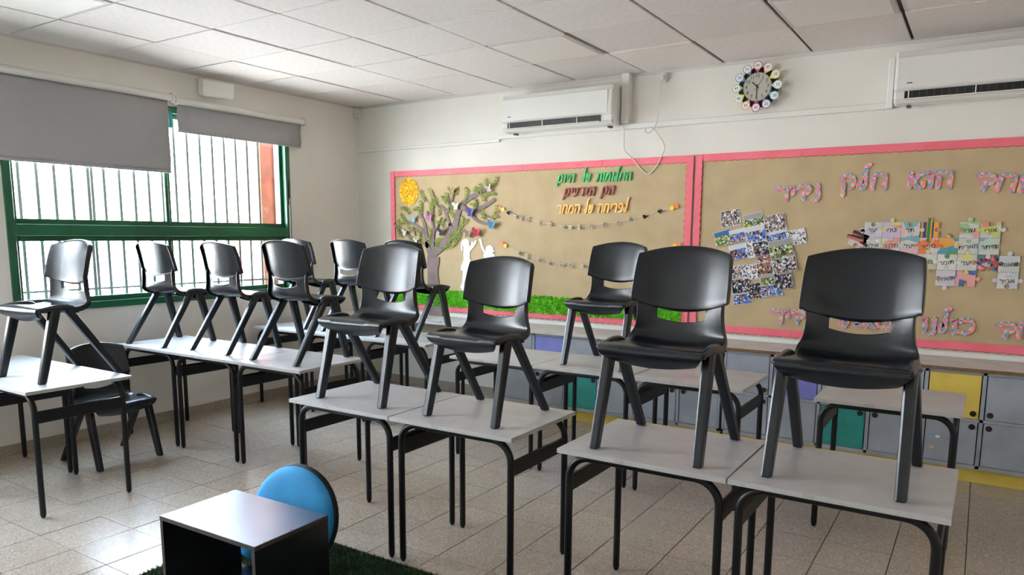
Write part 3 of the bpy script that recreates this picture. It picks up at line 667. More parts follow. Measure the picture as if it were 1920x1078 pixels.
# ------------------------------------------------------------------ garlands
def garland(pts, beads, name, lab, grp):
    string = smooth_path([(x, YBD-.012, z) for x, z in pts], 5)
    o = MB().tube(string, .0016, 5).build(name, 'cable'); tag(o, lab, 'garland string', 'hanging letter garlands')
    return string
M['bead'] = mat('cream_tag', (196, 186, 170), .6); M['beadd'] = mat('brown_tag', (112, 98, 82), .6); M['heart'] = mat('black_heart', (34, 24, 26), .5)
M['oran'] = mat('orange_disc', (240, 120, 60), .5); M['yeld'] = mat('yellow_disc', (246, 196, 40), .5)
s1 = [(1.738,1.688),(1.811,1.659),(1.933,1.619),(2.083,1.584),(2.25,1.555),(2.357,1.543)]+[(2.487,1.538),(2.607,1.545),(2.733,1.564),(2.847,1.568),(2.967,1.597),(3.067,1.62),(3.191,1.657),(3.269,1.669)]
s2 = [(1.798,1.354),(1.921,1.317),(1.997,1.293),(2.146,1.258),(2.262,1.235),(2.426,1.221),(2.537,1.219)]+[(2.644,1.219),(2.732,1.232),(3.051,1.292),(3.315,1.38)]
garland(s1, None, 'garland_string', 'upper thin string sagging across the tree board', 'g'); garland(s2, None, 'garland_string', 'lower thin string sagging behind the chair backs', 'g')
def pendant(x, z, kind, lab, grp):
    o = empty('garland_tag', (x, YBD-.014, z)); o.rotation_euler = (0, R(random.uniform(-18, 18)), R(random.uniform(-40, 40)))
    tag(o, lab, 'garland tag', grp)
    if kind == 'h':
        pts = []
        for k in range(20):
            t = 2*pi*k/20; pts.append((.0012*16*sin(t)**3, .0012*(13*cos(t)-5*cos(2*t)-2*cos(3*t)-cos(4*t))))
        MB().prism(pts, -.003, 0).build('heart', 'heart', o)
    else:
        w, h = (.012, .022) if kind == 'l' else (.017, .014)
        MB().box((-w, -.004, -h), (w, -.0015, h), 0, .001).build('card', 'bead', o)
        b = MB()
        if kind == 'l': b.box((-.008, -.005, -.014), (-.003, -.0042, .012)); b.box((-.003, -.005, .008), (.008, -.0042, .013))
        else: b.box((-.010, -.005, -.008), (-.004, -.0042, .008)); b.box((.002, -.005, -.009), (.010, -.0042, .006))
        b.build('mark', 'beadd', o)
    MB().tube([(0, -.001, .012), (0, .002, .026)], .002, 5).build('clip', 'beadd', o)
ORDL = ['first', 'second', 'third', 'fourth', 'fifth', 'sixth', 'seventh', 'eighth', 'ninth', 'tenth', 'eleventh', 'twelfth', 'thirteenth', 'fourteenth']
u1 = list(zip([(1.807,1.662),(1.877,1.629),(1.93,1.616),(2.001,1.603),(2.134,1.571),(2.221,1.561),(2.346,1.541),(2.416,1.538),(2.496,1.539),(2.608,1.542)]+[(2.728,1.555),(2.845,1.566),(2.956,1.597),(3.07,1.618),(3.193,1.657)], 'hslllsssllllshh'))
for k, ((x, z), kd) in enumerate(u1):
    pendant(x, z-.006, kd, '%s %s on the upper garland' % (['first', 'second', 'third', 'fourth', 'fifth', 'sixth', 'seventh', 'eighth', 'ninth', 'tenth', 'eleventh', 'twelfth', 'thirteenth', 'fourteenth', 'fifteenth'][k]+' from the left,', 'black heart tag' if kd == 'h' else 'small cream letter tag'), 'tags on the upper garland')
u2_ = list(zip([(1.929,1.314),(1.993,1.29),(2.131,1.259),(2.234,1.235),(2.338,1.225),(2.426,1.222),(2.537,1.221)]+[(2.64,1.208)], 'hlssslsl'))
for k, ((x, z), kd) in enumerate(u2_):
    pendant(x, z-.006, kd, '%s from the left, %s on the lower garland' % (ORDL[k], 'black heart tag' if kd == 'h' else 'small cream letter tag'), 'tags on the lower garland')
for (x, z), m, lab in zip([(1.71,1.698),(1.743,1.688),(1.735,1.389),(1.77,1.373)]+[(3.322,1.689),(3.287,1.676),(3.351,1.397),(3.319,1.389)], ['oran', 'yeld']*4,
    ['orange disc at the left end of the upper garland', 'yellow disc at the left end of the upper garland', 'orange disc at the left end of the lower garland', 'yellow disc at the left end of the lower garland', 'orange disc at the right end of the upper garland', 'yellow disc at the right end of the upper garland', 'orange disc at the right end of the lower garland', 'yellow disc at the right end of the lower garland']):
    tag(MB().tube([(x, YBD-.001, z), (x, YBD-.012, z)], .018, 20).build('paper_disc', m), lab, 'disc', 'paper discs at the garland ends')

# ------------------------------------------------------------------ class photos
BLK, WHT, GRY, SKN, BLU, GRN, BRN, YEL = (28, 28, 32), (222, 224, 228), (120, 122, 128), (176, 136, 116), (44, 104, 206), (72, 118, 44), (150, 86, 50), (206, 190, 40)
pal = {'crowd': [BLK, WHT, GRY, SKN, BLK, (200, 200, 205), GRY, SKN], 'team': [BLU, WHT, BLU, SKN, BLK, (90, 150, 220), GRY, (140, 60, 60)], 'lawn': [GRN, (88, 136, 50), BLK, SKN, GRN, WHT, GRY, YEL], 'white': [WHT, (210, 214, 218), WHT, BLK, GRY, (232, 234, 236), SKN, WHT], 'brown': [BRN, (160, 96, 60), BRN, BLK, GRY, WHT, SKN, BLK], 'dark': [BLK, (40, 42, 50), GRY, WHT, BLK, (60, 70, 110), SKN, BLK]}
PT = [((205,150), 'crowd', 1, 'photo of a crowd, top left of the collage'), ((428,180), 'lawn', 1, 'photo with a green lawn, top middle of the collage'), ((632,195), 'crowd', 1, 'photo of a tight group, top right of the collage'), ((138,340), 'lawn', .9, 'photo of a blue sky and green pitch at the left edge of the collage'), ((275,315), 'team', .8, 'photo of two tall people, one in blue, upper left of the collage'), ((445,300), 'team', 1, 'photo of a row of blue shirts, upper middle of the collage'), ((655,325), 'team', 1.05, 'photo of blue shirts before a white wall, upper right of the collage'), ((840,330), 'white', .9, 'photo of a white table sticking out at the right of the collage'), ((285,470), 'team', .95, 'photo of children in red and blue beside the chair back'), ((400,455), 'white', .6, 'narrow white photo with round emblems in the middle of the collage'), ((512,440), 'dark', .9, 'photo of blue figures on a dark ground in the middle of the collage'), ((692,445), 'lawn', 1.1, 'photo of players on a green pitch, right of the collage'), ((530,540), 'brown', .75, 'photo with a brown desk in the middle of the collage'), ((295,660), 'crowd', .8, 'black and white group photo next to the chair edge'), ((405,665), 'white', .95, 'photo of people in white shirts in a classroom'), ((555,645), 'brown', .95, 'photo of a circle of people round a brown floor'), ((722,580), 'crowd', 1.15, 'photo of a white-shirted crowd at the right of the collage'), ((305,800), 'dark', .9, 'photo of dark heads low at the left of the collage'), ((318,905), 'team', .95, 'photo of a long row in blue at the bottom left of the collage'), ((460,845), 'dark', 1, 'photo of faces in dark and turquoise at the bottom of the collage'), ((598,820), 'team', 1, 'photo of bright blue shirts at the bottom right of the collage'), ((705,760), 'dark', .95, 'photo of dark figures by a green door at the lower right of the collage'), ((560,740), 'lawn', .7, 'small photo of greenery near the bottom of the collage')]
PP = [(3.734,1.595),(3.903,1.572),(4.051,1.56),(3.69,1.452),(3.794,1.471),(3.92,1.483),(4.073,1.465),(4.203,1.462),(3.807,1.354),(3.892,1.367),(3.974,1.379),(4.104,1.378),(3.991,1.305),(3.822,1.211),(3.904,1.209),(4.014,1.228),(4.131,1.279),(3.834,1.104),(3.848,1.025),(3.952,1.075),(4.052,1.098),(4.126,1.146),(4.021,1.157)]
for k, ((_, kd, s, lab), (x, z)) in enumerate(zip(PT, PP)):
    w, h = .072*s, .058*s
    if kd == 'white' and s < .7: w, h = .03, .06
    mm = cells('photo_print', pal[kd], 112, .25, 'vor', (1, .001, .8), (k*3.1, 0, k*1.7))
    o = empty('photo_print', (x, YBD-.002-.0018*(k % 6), z)); o.rotation_euler = (0, R(-12+random.uniform(-3, 3)), 0)
    tag(o, lab, 'photo', 'class photos in the tilted collage')
    MB().box((-w, 0, -h), (w, .001, h)).build('print_sheet', mat('photo_paper', (226, 228, 230), .3), o)
    MB().box((-w+.002, -.0004, -h+.002), (w-.002, 0, h-.002 if kd not in ('lawn', 'team') else h*.35)).build('picture', mm, o)
    if kd in ('lawn', 'team'):
        top = mat('photo_sky', (46, 96, 160) if k == 3 else ((150, 152, 150) if kd == 'lawn' else (206, 206, 206)), .3); MB().box((-w+.002, -.0004, h*.35), (w-.002, 0, h-.002)).build('picture_top', top, o)

# ------------------------------------------------------------------ puzzle pieces
def piece_poly(w, h, tabs):
    """tabs: right, top, left, bottom: +1 tab, -1 socket, 0 flat"""
    c = [(-w/2, -h/2), (w/2, -h/2), (w/2, h/2), (-w/2, h/2)]; order = [(0, 1, tabs[3]), (1, 2, tabs[0]), (2, 3, tabs[1]), (3, 0, tabs[2])]; out = []
    for a, b_, t in order:
        A, B = Vector(c[a]), Vector(c[b_]); d = B-A; L = d.length; d.normalize(); nn = Vector((d.y, -d.x)); out.append(tuple(A))
        if t:
            r_ = .17*L*.8; out.append(tuple(A+d*(L/2-r_*.6)))
            cc = A+d*L/2+nn*t*r_*.95
            for k in range(9):
                an = -pi/2-.62+(-(2*pi-1.24))*k/8 if False else None
                th = (-pi/2-.6) - (2*pi-1.2)*k/8*(1)
                p = cc+d*(r_*cos(th))*(1)+nn*t*(r_*sin(th)); out.append(tuple(p))
            out.append(tuple(A+d*(L/2+r_*.6)))
    return out
PS = [(0,0,'wash',[(214,200,110),(206,206,204),(196,190,206)],'לעי','yellow and grey puzzle piece, first in the top row'),(1,0,'wash',[(236,150,96),(200,180,212),(214,206,130)],'ילט','orange and lilac puzzle piece, second in the top row'),(2,0,'wash',[(96,178,184),(222,178,184),(222,196,70)],'לת','turquoise and pink puzzle piece, third in the top row'),(3,0,'stripe',[(60,70,120),(226,160,60),(60,130,70),(210,80,80)],'','rainbow striped puzzle piece at the end of the left top row'),(5,0,'wash',[(150,190,130),(222,150,140),(186,206,170)],'ירש','green streaked puzzle piece, top row right of the gap'),(6,0,'wash',[(200,196,196),(226,124,96),(196,206,100)],'ירוא','puzzle piece with a coral band, last in the top row'),
 (0,1,'wash',[(196,196,206),(214,206,130),(200,200,210)],'תליא','grey puzzle piece with two white stars, second row'),(1,1,'wash',[(226,206,96),(222,150,130),(206,206,130)],'הכלמ','yellow and salmon puzzle piece in the second row'),(2,1,'wash',[(222,176,184),(110,180,184),(150,60,150)],'לעי','pink puzzle piece with a purple corner in the second row'),(3,1,'wash',[(222,182,190),(206,206,150),(236,110,50)],'ריפס','pink and lime puzzle piece with an orange tab'),(4,1,'wash',[(230,150,50),(60,150,70),(70,140,170)],'','red outlined rainbow puzzle piece in the second row'),(5,1,'wash',[(222,150,170),(214,196,90),(190,200,206)],'תיראמ','pink puzzle piece with a yellow foot beside the rainbow one'),(6,1,'wash',[(130,170,190),(222,180,150),(190,206,190)],'רתימ','pale pastel puzzle piece with a blue tab, second row right end'),
 (3,2,'wash',[(206,206,120),(214,180,190),(190,200,150)],'תימ','yellow green puzzle piece just right of the chair back'),(4,2,'wash',[(226,222,212),(222,216,206),(226,222,212)],'רמות','cream puzzle piece with thin red outline, third row'),(5,2,'wash',[(214,206,80),(196,200,196),(214,206,110)],'לעי','yellow sided puzzle piece in the third row'),(6,2,'vor',[(60,140,120),(200,60,70),(110,60,150),(40,50,60),(180,180,190),(230,120,60)],'','multicoloured scribbled puzzle piece in the third row'),(7,2,'wash',[(206,200,206),(190,196,190),(196,200,206)],'ילואש','grey puzzle piece with a dark lower edge, far right'),
 (4,3,'wash',[(206,200,206),(190,190,206),(214,200,210)],'היאמ','grey puzzle piece, first in the bottom row'),(5,3,'wash',[(232,150,140),(50,90,170),(46,84,160)],'','blue puzzle piece with black corner, bottom row'),(7,3,'wash',[(206,196,206),(150,180,200),(180,196,206)],'ליבא','pale blue puzzle piece alone at the bottom right')]
HEB = True
for k, (c, r_, kd, cols, nm, lab) in enumerate(PS):
    if kd == 'wash': cols = [tuple(int(v*.8+188*.2) for v in q) for q in cols]+[(206, 202, 196)]
    w, h = .109, .101; x = 4.632+.1093*(c+.5); z = 1.563-.1015*(r_+.5)
    if c == 7: x += .003; z -= .004
    ev = (c+r_) % 2 == 0; tb = (1, -1, 1, -1) if ev else (-1, 1, -1, 1)
    if kd == 'vor': mm = cells('drawn_print', cols, 70, .7)
    elif kd == 'stripe': mm = cells('drawn_print', cols, 26, .7, 'vor', (2.4, .01, .01))
    else: mm = cells('drawn_print', cols, 17, .7, 'vor', (.9, .01, 1.3), (k*2.3, 0, k*1.1))
    o = empty('puzzle_piece', (x, YBD-.0015-.0006*(k % 2), z)); tag(o, lab, 'puzzle piece', 'hand-drawn puzzle pieces on the right board')
    MB().prism(piece_poly(w-.002, h-.002, tb), -.0045, 0, 0, 1).build('card', [mm, 'beadd' if (c, r_) != (4, 1) else 'lred'], o)
    if nm: text(nm, .040, 'written_name', o, (0, -.0052, -.004), R(8))
    if (c, r_) == (0, 1):
        for q in (-.028, .03):
            st = [((.012 if i % 2 == 0 else .005)*cos(i*pi/5+pi/2)+q, (.012 if i % 2 == 0 else .005)*sin(i*pi/5+pi/2)+.03) for i in range(10)]
            MB().prism(st, -.006, -.0046).build('star', 'paper', o)
o = empty('puzzle_piece', (4.60, YBD-.0015, 1.445)); o.rotation_euler = (0, R(22), 0); tag(o, 'tilted striped puzzle piece left of the others, half hidden by the chair', 'puzzle piece', 'hand-drawn puzzle pieces on the right board')
MB().prism(piece_poly(.105, .1, (0, 1, 1, -1)), -.0045, 0).build('card', cells('drawn_print', [(214, 190, 186), (60, 44, 44), (190, 110, 100), (206, 196, 190)], 26, .7, 'vor', (.3, .01, 2.2)), o)

# ------------------------------------------------------------------ lockers and worktop
def hole(door, x, z): MB().tube([(x, -.0005, z), (x, -.004, z)], .017, 20).build('finger_hole', 'hole', door)
def lockers(x_edges, upper, lower, lab):
    x0, x1 = x_edges[0], x_edges[-1]; o = empty('locker_cabinet', ((x0+x1)/2, 0, 0)); cx_ = (x0+x1)/2; tag(o, lab, 'cabinet', 'grey locker cabinets under the worktop')
    yf = -.41; b = MB()
    b.box((x0-cx_, yf+.02, .095), (x1-cx_, -.012, .112)); b.box((x0-cx_, yf+.006, .378), (x1-cx_, -.02, .394)); b.box((x0-cx_, yf+.006, .664), (x1-cx_, -.012, .679))
    b.box((x0-cx_, yf, .09), (x1-cx_, yf+.02, .113)); b.box((x0-cx_, yf, .378), (x1-cx_, yf+.02, .396)); b.box((x0-cx_, yf, .662), (x1-cx_, yf+.02, .679))
    b.box((x0-cx_, -.012, .095), (x1-cx_, -.002, .679))
    for i, x in enumerate(x_edges):
        t = .010; a, c = (x, x+.014) if i == 0 else ((x-.014, x) if i == len(x_edges)-1 else (x-t, x+t)); b.box((a-cx_, yf, .095), (c-cx_, -.012, .679))
    b.build('carcass', 'cab', o)
    MB().box((x0-cx_, yf+.035, .0), (x1-cx_, yf+.05, .095)).build('plinth', 'yelkick', o)
    for row, (cols, za, zb) in enumerate(((upper, .398, .660), (lower, .116, .376))):
        for i, c in enumerate(cols):
            if c is None: continue
            a, e = x_edges[i]+.016-cx_, x_edges[i+1]-.016-cx_
            m, ang = c if isinstance(c, tuple) else (c, 0)
            w = e-a; left = i % 2 == 1                            # hole side alternates; hinge opposite
            hx = e if left else a
            d = MB().box((a-hx, yf-.0+.002, za), (e-hx, yf+.018, zb), 0, .0012)
            d.v = [(p[0], p[1]-yf, p[2]) for p in d.v]; d = d.build('door', m, o, (hx, yf, 0)); d.rotation_euler = (0, 0, R(ang))
            if m != 'door': d['label'] = {'purple': 'purple locker door', 'tealdoor': 'teal locker door', 'yeldoor': 'yellow locker door'}[m]
            zz = zb-.028 if row else za+.03; xx = (a+.026 if left else e-.028)-hx; hole(d, xx, zz)
            if m == 'door' and row == 1 and abs(x_edges[i]-5.09) < .02 and x0 > 3.8:
                for (sx1, sz1, mm_) in ((-.12, .265, 'bluep'), (-.105, .19, 'yeldoor'), (-.08, .26, 'paper')):
                    MB().prism([(sx1, sz1), (sx1+.016, sz1-.006), (sx1+.03, sz1+.002), (sx1+.012, sz1+.014)], 0, .0022).build('sticker', mm_, d, (w*.5 if hx == a else -w*.3, 0, 0))
    return o
lockers([2.0, 2.295, 2.582, 2.882, 3.19, 3.522, 3.832], ['door', 'purple', 'door', 'door', 'door', 'door'], ['door', 'door', 'tealdoor', 'door', 'door', 'door'], 'grey locker cabinet with purple and teal doors behind the middle tables')
lockers([3.852, 4.172, 4.482, 4.778, 5.088, 5.386, 5.688, 5.99, 6.29, 6.59], ['door', 'purple', 'door', 'door', 'yeldoor', 'door', 'door', 'door', 'door'], ['door', 'door', 'tealdoor', 'door', 'door', 'door', 'door', 'door', 'door'], 'grey locker cabinet with a yellow door at the right')
o = empty('worktop', (3.3, 0, .68)); tag(o, 'long pale laminate worktop running under the notice boards', 'worktop')
MB().box((-3.3, -.432, 0), (3.31, -.001, .022), 0, .001).build('top_board', 'cabw', o)
MB().box((.53, -.4345, .001), (3.31, -.4325, .0215)).build('raw_edge', 'chip', o)
MB().box((-3.3, -.4345, .001), (.53, -.4325, .0215)).build('front_edge', 'cabw', o)
MB().box((3.30, -.42, -.68), (3.315, -.002, 0)).build('end_panel', 'cab', o)
tag(MB().box((0, -.012, .703), (6.6, 0, .735), 0, .002).build('trim_6', 'wplast'), kind='structure')
tag(MB().tube([(1.17, -.39, .709), (1.36, -.43, .709)], .007, 8).build('grey_rod', 'edge'), 'short grey rod lying on the worktop edge by the corner', 'rod')

# ------------------------------------------------------------------ school table
HT = .675
def make_table():
    o = empty('school_table', (0, 0, 0)); W, D = .632, .545
    MB().box((-W/2, -D/2, HT-.018), (W/2, D/2, HT), 0, .0012).build('tabletop', 'lam', o)
    b = MB()
    for s in (-1, 1):
        b.box((-W/2-.0006, s*D/2-.0006 if s < 0 else D/2-.0004, HT-.0172), (W/2+.0006, s*D/2+.0004 if s < 0 else D/2+.0006, HT-.0008))
        b.box((s*W/2-.0006 if s < 0 else W/2-.0004, -D/2, HT-.0172), (s*W/2+.0004 if s < 0 else W/2+.0006, D/2, HT-.0008))
    b.build('edge_band', 'edge', o)
    lx, ly, rr, zt = W/2-.030, D/2-.045, .085, HT-.018-.0145
    for sy in (-1, 1):
        for sx in (-1, 1):
            pts = [(sx*lx, sy*ly, .004), (sx*lx, sy*ly, .02)]+[(sx*lx, sy*ly, zt-rr)]
            for k in range(1, 9):
                a = pi/2*k/8; pts.append((sx*(lx-rr+rr*cos(a)), sy*ly, zt-rr+rr*sin(a)))
            rad = [.009, .0145]+[.0145]*(len(pts)-2)
            MB().tube(pts, rad, 14).build('leg', 'steel', o)
        MB().tube([(-lx+rr, sy*ly, zt), (lx-rr, sy*ly, zt)], .0145, 14).build('frame_rail', 'steel', o)
    for sx in (-1, 1): MB().box((sx*lx-.009, -ly, .500), (sx*lx+.009, ly, .562), 0, .003).build('side_rail', 'steel', o)
    return o
tbl = make_table()
TB = [  # cx, cy, label
 (2.865, -2.857, 'grey topped school table nearest the wooden box, left of the front joined pair', 0),
 (3.505, -2.857, 'grey school table at the right of the front joined pair', .3),
 (4.350, -2.868, 'front row grey school table left of the one at the right edge', 0),
 (4.990, -2.868, 'rightmost front grey school table, closest to the camera', -.4),
 (1.050, -3.493, 'left edge grey table carrying the lone sunlit chair', 0),
 (.412, -3.493, 'grey table against the window wall behind the lone sunlit one', 0),
 (.436, -2.335, 'first window row table, touching the wall under the window', 0),
 (1.074, -2.335, 'middle table of the three in the window row', .3),
 (1.712, -2.335, 'right end table of the three in the window row', 0),
 (.385, -1.125, 'far corner table against the window wall', 0),
 (1.022, -1.125, 'middle table of the far corner row', 0),
 (1.658, -1.125, 'right end table of the far corner row', .4),
 (2.727, -1.405, 'empty grey table left of the one with a single chair in the middle row', 0),
 (3.365, -1.405, 'middle row grey table carrying a single chair in front of the lockers', 0),
 (4.010, -1.412, 'empty middle row table at the right with a faint pink reflection', -.3),
 (4.985, -1.400, 'empty table standing alone near the yellow locker door', 0)]
for k, (x, y, lab, a) in enumerate(TB):
    o = tbl if k == 0 else copy_tree(tbl); o.location = (x, y, 0); o.rotation_euler = (0, 0, R(a)); tag(o, lab, 'table', 'grey topped school tables')

# ------------------------------------------------------------------ school chair
def make_chair():
    o = empty('school_chair', (0, 0, 0))
    # rows: (y, z, halfwidth, curve_y, curve_z)   profile from the front apron over the seat and up the back
    rows = [(-.172, .320, .160, .0, .018), (-.188, .338, .172, .0, .008), (-.204, .356, .185, -.0, .003), (-.213, .372, .193, .0, .0), (-.209, .388, .196, .0, .0), (-.192, .396, .196, 0, .0), (-.15, .395, .193, 0, .001),
            (-.09, .388, .188, 0, .004), (-.03, .380, .186, 0, .008), (.025, .374, .188, -.006, .014), (.062, .377, .190, -.014, .020), (.088, .391, .188, -.024, .020), (.100, .411, .181, -.032, .013), (.105, .434, .171, -.038, .012),
            (.108, .4575, .165, -.042, .045), (.111, .4995, .167, -.044, .036), (.109, .5035, .169, -.046, .036), (.103, .509, .188, -.052, .030), (.105, .53, .1885, -.054, .020), (.111, .56, .1885, -.054, .010), (.119, .61, .1875, -.053, -.002), (.128, .66, .186, -.052, -.010), (.136, .70, .184, -.050, -.018), (.142, .730, .182, -.048, -.024), (.146, .746, .181, -.046, -.028), (.152, .750, .180, -.046, -.030), (.166, .746, .179, -.044, -.030)]
    us = [-1, -.985, -.93, -.82, -.70, -.585, -.54, -.44, -.3, -.15, 0, .15, .3, .44, .54, .585, .70, .82, .93, .985, 1]
    n = len(us); nr = len(rows); vs = []
    def P3(k, t):
        y, z, w, cy, cz = rows[k]; return Vector((w*t, y+cy*t*t*abs(t)**.3, z+cz*t*t))
    for k in range(nr):
        a = P3(max(k-1, 0), 0); c = P3(min(k+1, nr-1), 0); t = (c-a).normalized(); nn = Vector((0, -t.z, t.y))   # points to the sitting side
        fl = .026 if k > 3 else .012
        if k in (nr-2, nr-1): fl = .008
        vs.append(P3(k, -1)-nn*fl+Vector((-.001, 0, 0)))
        for t_ in us: vs.append(P3(k, t_))
        vs.append(P3(k, 1)-nn*fl+Vector((.001, 0, 0)))
    m = n+2; fs = []; mid = []
    for k in range(nr-1):
        for i in range(m-1):
            if k == 14 and 6 <= i <= 15: continue          # hand slot
            fs.append((k*m+i, k*m+i+1, (k+1)*m+i+1, (k+1)*m+i))
    b = MB().add(vs, fs, 0, True); sh = b.build('shell', 'chair')
    md = sh.modifiers.new('s', 'SOLIDIFY'); md.thickness = .006; md.offset = 0
    md = sh.modifiers.new('v', 'BEVEL'); md.width = .0016; md.segments = 1; md.limit_method = 'ANGLE'; md.angle_limit = R(50)
    md = sh.modifiers.new('u', 'SUBSURF'); md.levels = 1
    bake(sh); me = sh.data
    nrm = [v.normal.copy() for v in me.vertices]; co_ = [v.co.copy() for v in me.vertices]
    seat, back = [], []
    for p in me.polygons:
        c = p.center; (back if (c.z > .405 and c.y > .03) else seat).append(tuple(p.vertices))
    for nm, fl_ in (('seat', seat), ('backrest', back)):
        used = sorted({i for q in fl_ for i in q}); mp = {i: j for j, i in enumerate(used)}
        m2 = bpy.data.meshes.new(nm); m2.from_pydata([co_[i] for i in used], [], [tuple(mp[i] for i in q) for q in fl_]); m2.materials.append(M['chair'])
        m2.polygons.foreach_set('use_smooth', [True]*len(m2.polygons)); m2.update(); m2.normals_split_custom_set_from_vertices([nrm[i] for i in used])
        ob = bpy.data.objects.new(nm, m2); COL.objects.link(ob); ob.parent = o
    bpy.data.objects.remove(sh)
    def legmb(foot, top, w0, d0, w1, d1):
        n_ = 12; vs = []; b = MB(); foot, top = Vector(foot), Vector(top); lv = [(0, .78), (.012, 1), (.5, 1), (1, 1)]
        for t, s in lv:
            c = foot+(top-foot)*t; w = (w0+(w1-w0)*t)/2*s; d = (d0+(d1-d0)*t)/2*s
            for k in range(n_):
                a = 2*pi*k/n_+pi/n_; cx1, sy1 = cos(a), sin(a); e = .45
                vs.append(c+Vector((math.copysign(abs(cx1)**e, cx1)*w, math.copysign(abs(sy1)**e, sy1)*d, 0)))
        fs = [(i*n_+k, i*n_+(k+1) % n_, (i+1)*n_+(k+1) % n_, (i+1)*n_+k) for i in range(len(lv)-1) for k in range(n_)]
        fs += [tuple(reversed(range(n_))), tuple((len(lv)-1)*n_+k for k in range(n_))]
        return b.add(vs, fs, 0, False)
    for s in (-1, 1):
        legmb((s*.199, -.212, 0), (s*.190, -.112, .385), .035, .040, .040, .056).build('leg', 'chair', o)
        legmb((s*.199, .212, 0), (s*.188, -.045, .378), .034, .041, .037, .053).build('leg', 'chair', o)
        # side bracket: loaf shape from seat front to the bend, joins the leg tops to the seat
        pr = [(-.206, .384, .006), (-.195, .386, .011), (-.165, .389, .014), (-.13, .392, .018), (-.09, .393, .021), (-.05, .391, .022), (-.022, .386, .021), (-.004, .376, .016), (.006, .366, .008)]
        vs = []; nn_ = 10; b = MB()
        for (y, z, h) in pr:
            for k in range(nn_):
                a = 2*pi*k/nn_; vs.append((s*(.191+.017*cos(a)), y, z-h*.15+h*sin(a)))
        fs = [(i*nn_+k, i*nn_+(k+1) % nn_, (i+1)*nn_+(k+1) % nn_, (i+1)*nn_+k) for i in range(len(pr)-1) for k in range(nn_)]
        fs += [tuple(reversed(range(nn_))), tuple((len(pr)-1)*nn_+k for k in range(nn_))]
        if s > 0: fs = [tuple(reversed(q)) for q in fs]
        b.add(vs, fs, 0, True).build('side_bracket', 'chair', o)
    return o
chp = make_chair()
CH = [ # x, y, z, facing (0 = towards -y), label
 (2.852, -2.820, HT, 1, 'black chair on the front pair of tables, left one, backrest against the tree'),
 (3.505, -2.830, HT, -2, 'slightly smaller black chair on the right one of the joined front pair of tables'),
 (4.355, -2.855, HT, -1.5, 'large black chair on the front table hiding part of the photo collage'),
 (4.978, -2.835, HT, -2, 'largest black chair, rightmost front table, hiding part of the puzzle pieces'),
 (1.012, -3.420, HT, 3, 'sunlit black chair alone on the table at the left edge'),
 (.380, -2.345, HT, 183, 'leftmost of the three black chairs on the window row tables, seen from behind'),
 (1.020, -2.278, HT, 179, 'middle of the three black chairs on the window row tables, seen from behind'),
 (1.692, -2.300, HT, 180, 'right one of the three black chairs on the window row tables, seen from behind'),
 (3.400, -1.345, HT, -3, 'black chair on the middle row table in front of the lockers'),
 (.400, -1.080, HT, 180, 'black chair in the far corner mostly hidden behind another backrest'),
 (1.010, -1.075, HT, 180, 'black chair on the far corner tables, against the bare white wall'),
 (1.600, -1.080, HT, 178, 'black chair on the far corner tables, mostly hidden by a front chair'),
 (.605, -2.955, 0, 91, 'black chair standing on the floor behind the left edge tables')]
for k, (x, y, z, a, lab) in enumerate(CH):
    o = chp if k == 0 else copy_tree(chp); o.location = (x, y, z); o.rotation_euler = (0, 0, R(a)); o.scale = [{1: .925, 5: .975, 6: .98, 0: .99}.get(k, 1)]*3; tag(o, lab, 'chair', 'black plastic school chairs')

# ------------------------------------------------------------------ wooden box, disc cushion, turf rug
bx = empty('plywood_box', (2.94, -3.705, .0072), R(1.2)); tag(bx, 'open black plywood box with a shiny top at the bottom of the picture', 'box')
w, d, h, t = .278, .178, .353, .018
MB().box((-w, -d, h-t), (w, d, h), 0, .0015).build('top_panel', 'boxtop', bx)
e = MB()
for (a, c) in (((-w-.0004, -d-.0008, h-t+.001), (w+.0004, -d+.0002, h-.001)), ((w-.0002, -d, h-t+.001), (w+.0008, d, h-.001)), ((-w-.0008, -d, h-t+.001), (-w+.0002, d, h-.001))): e.box(a, c)
e.build('top_edge', 'plyedge', bx)
for s in (-1, 1):
    a, c = (-w, -w+t) if s < 0 else (w-t, w); p = MB().box((a, -d, .0), (c, d, h-t), 0, .001).build('side_panel', 'box', bx)
    MB().box((a+.001, -d-.0008, .012), (c-.001, -d+.0002, h-t)).build('panel_edge', 'plyedge', p)
MB().box((-w+t, -d, 0.0), (w-t, d, t), 0, .001).build('bottom_panel', 'box', bx)
for (x, y) in ((-w+.009, -d+.06), (-w+.009, 0), (-w+.009, d-.05), (w-.009, -d+.05), (w-.009, 0), (w-.009, d-.05)): MB().cyl((x, y, h-.0002), .0035, .0007, 2, 10).build('screw', 'screw', bx)
dc = empty('disc_cushion', (2.858, -3.395, .236)); dc.rotation_euler = (R(-11), 0, R(10)); dc.scale = (.93, 1, .95); tag(dc, 'round bright blue floor cushion with black piping behind the plywood box', 'cushion')
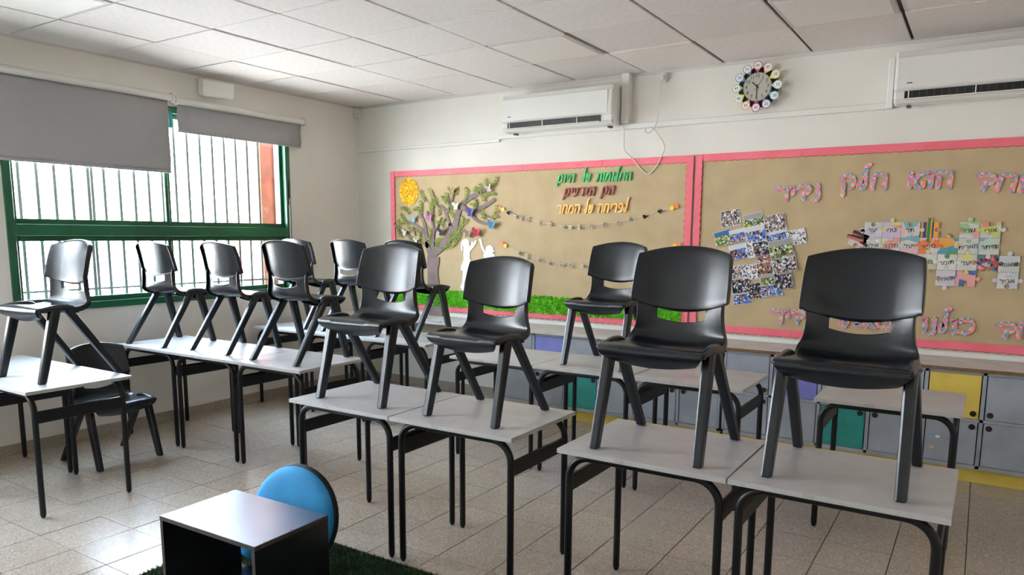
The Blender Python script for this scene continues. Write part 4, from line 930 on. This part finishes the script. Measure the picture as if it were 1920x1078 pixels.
b = MB(); prof = [(0, -.030), (.08, -.030), (.16, -.028), (.20, -.024), (.225, -.014), (.231, 0), (.225, .014), (.20, .024), (.10, .03), (0, .03)]; n = 48; vs = []
for (rr, yy) in prof:
    for k in range(n): vs.append((rr*cos(2*pi*k/n), yy, rr*sin(2*pi*k/n)))
b.add(vs, [(i*n+k, (i+1)*n+k, (i+1)*n+(k+1) % n, i*n+(k+1) % n) for i in range(len(prof)-1) for k in range(n)], 0, True).build('pad', 'blue', dc)
MB().tube([(.231*cos(2*pi*k/48)    , 0.012, .231*sin(2*pi*k/48)) for k in range(49)], .0055, 8, 0, False).build('piping', 'piping', dc)
MB().tube([(.233*cos(2*pi*k/48), 0.026, .233*sin(2*pi*k/48)) for k in range(49)], .006, 8, 0, False).build('piping', 'piping', dc)
b = MB(); vs = []
for (rr, yy) in prof:
    for k in range(n): vs.append((-.165+rr*.62*cos(2*pi*k/n), yy*.5-.045, -.078+rr*.62*sin(2*pi*k/n)))
b.add(vs, [(i*n+k, (i+1)*n+k, (i+1)*n+(k+1) % n, i*n+(k+1) % n) for i in range(len(prof)-1) for k in range(n)], 0, True).build('seat_pad', 'blue', dc)
sm = MB().tube([(x_*1.0, y_, z_) for x_, y_, z_ in [(.19, -.03, -.13), (.235, -.06, -.175), (.24, -.02, -.2), (.2, .02, -.17)]], .006, 8).build('carry_loop', 'piping', dc)
rg = empty('turf_rug', (3.4, -4.1, 0)); tag(rg, 'green artificial turf rug under the plywood box', 'rug')
MB().box((-1.03, -1.2, .0008), (1.2, .978, .007), 0, .001).build('backing', 'turf', rg)
vs, fs = [], []; random.seed(3)
for k in range(60000):
    x = random.uniform(-1.03, .75); y = random.uniform(-.35, .972); a = random.uniform(0, 2*pi); s = .0022; hh = random.uniform(.012, .022); lx, ly = random.uniform(-.007, .007), random.uniform(-.007, .007); q = len(vs)
    if x > -.74 and x < -.18 and y > .21 and y < .58: continue
    vs += [(x-s*cos(a), y-s*sin(a), .006), (x+s*cos(a), y+s*sin(a), .006), (x+lx, y+ly, .006+hh)]; fs.append((q, q+1, q+2))
tag(MB().add(vs, fs).build('turf_blades', 'blade', rg), kind='stuff')
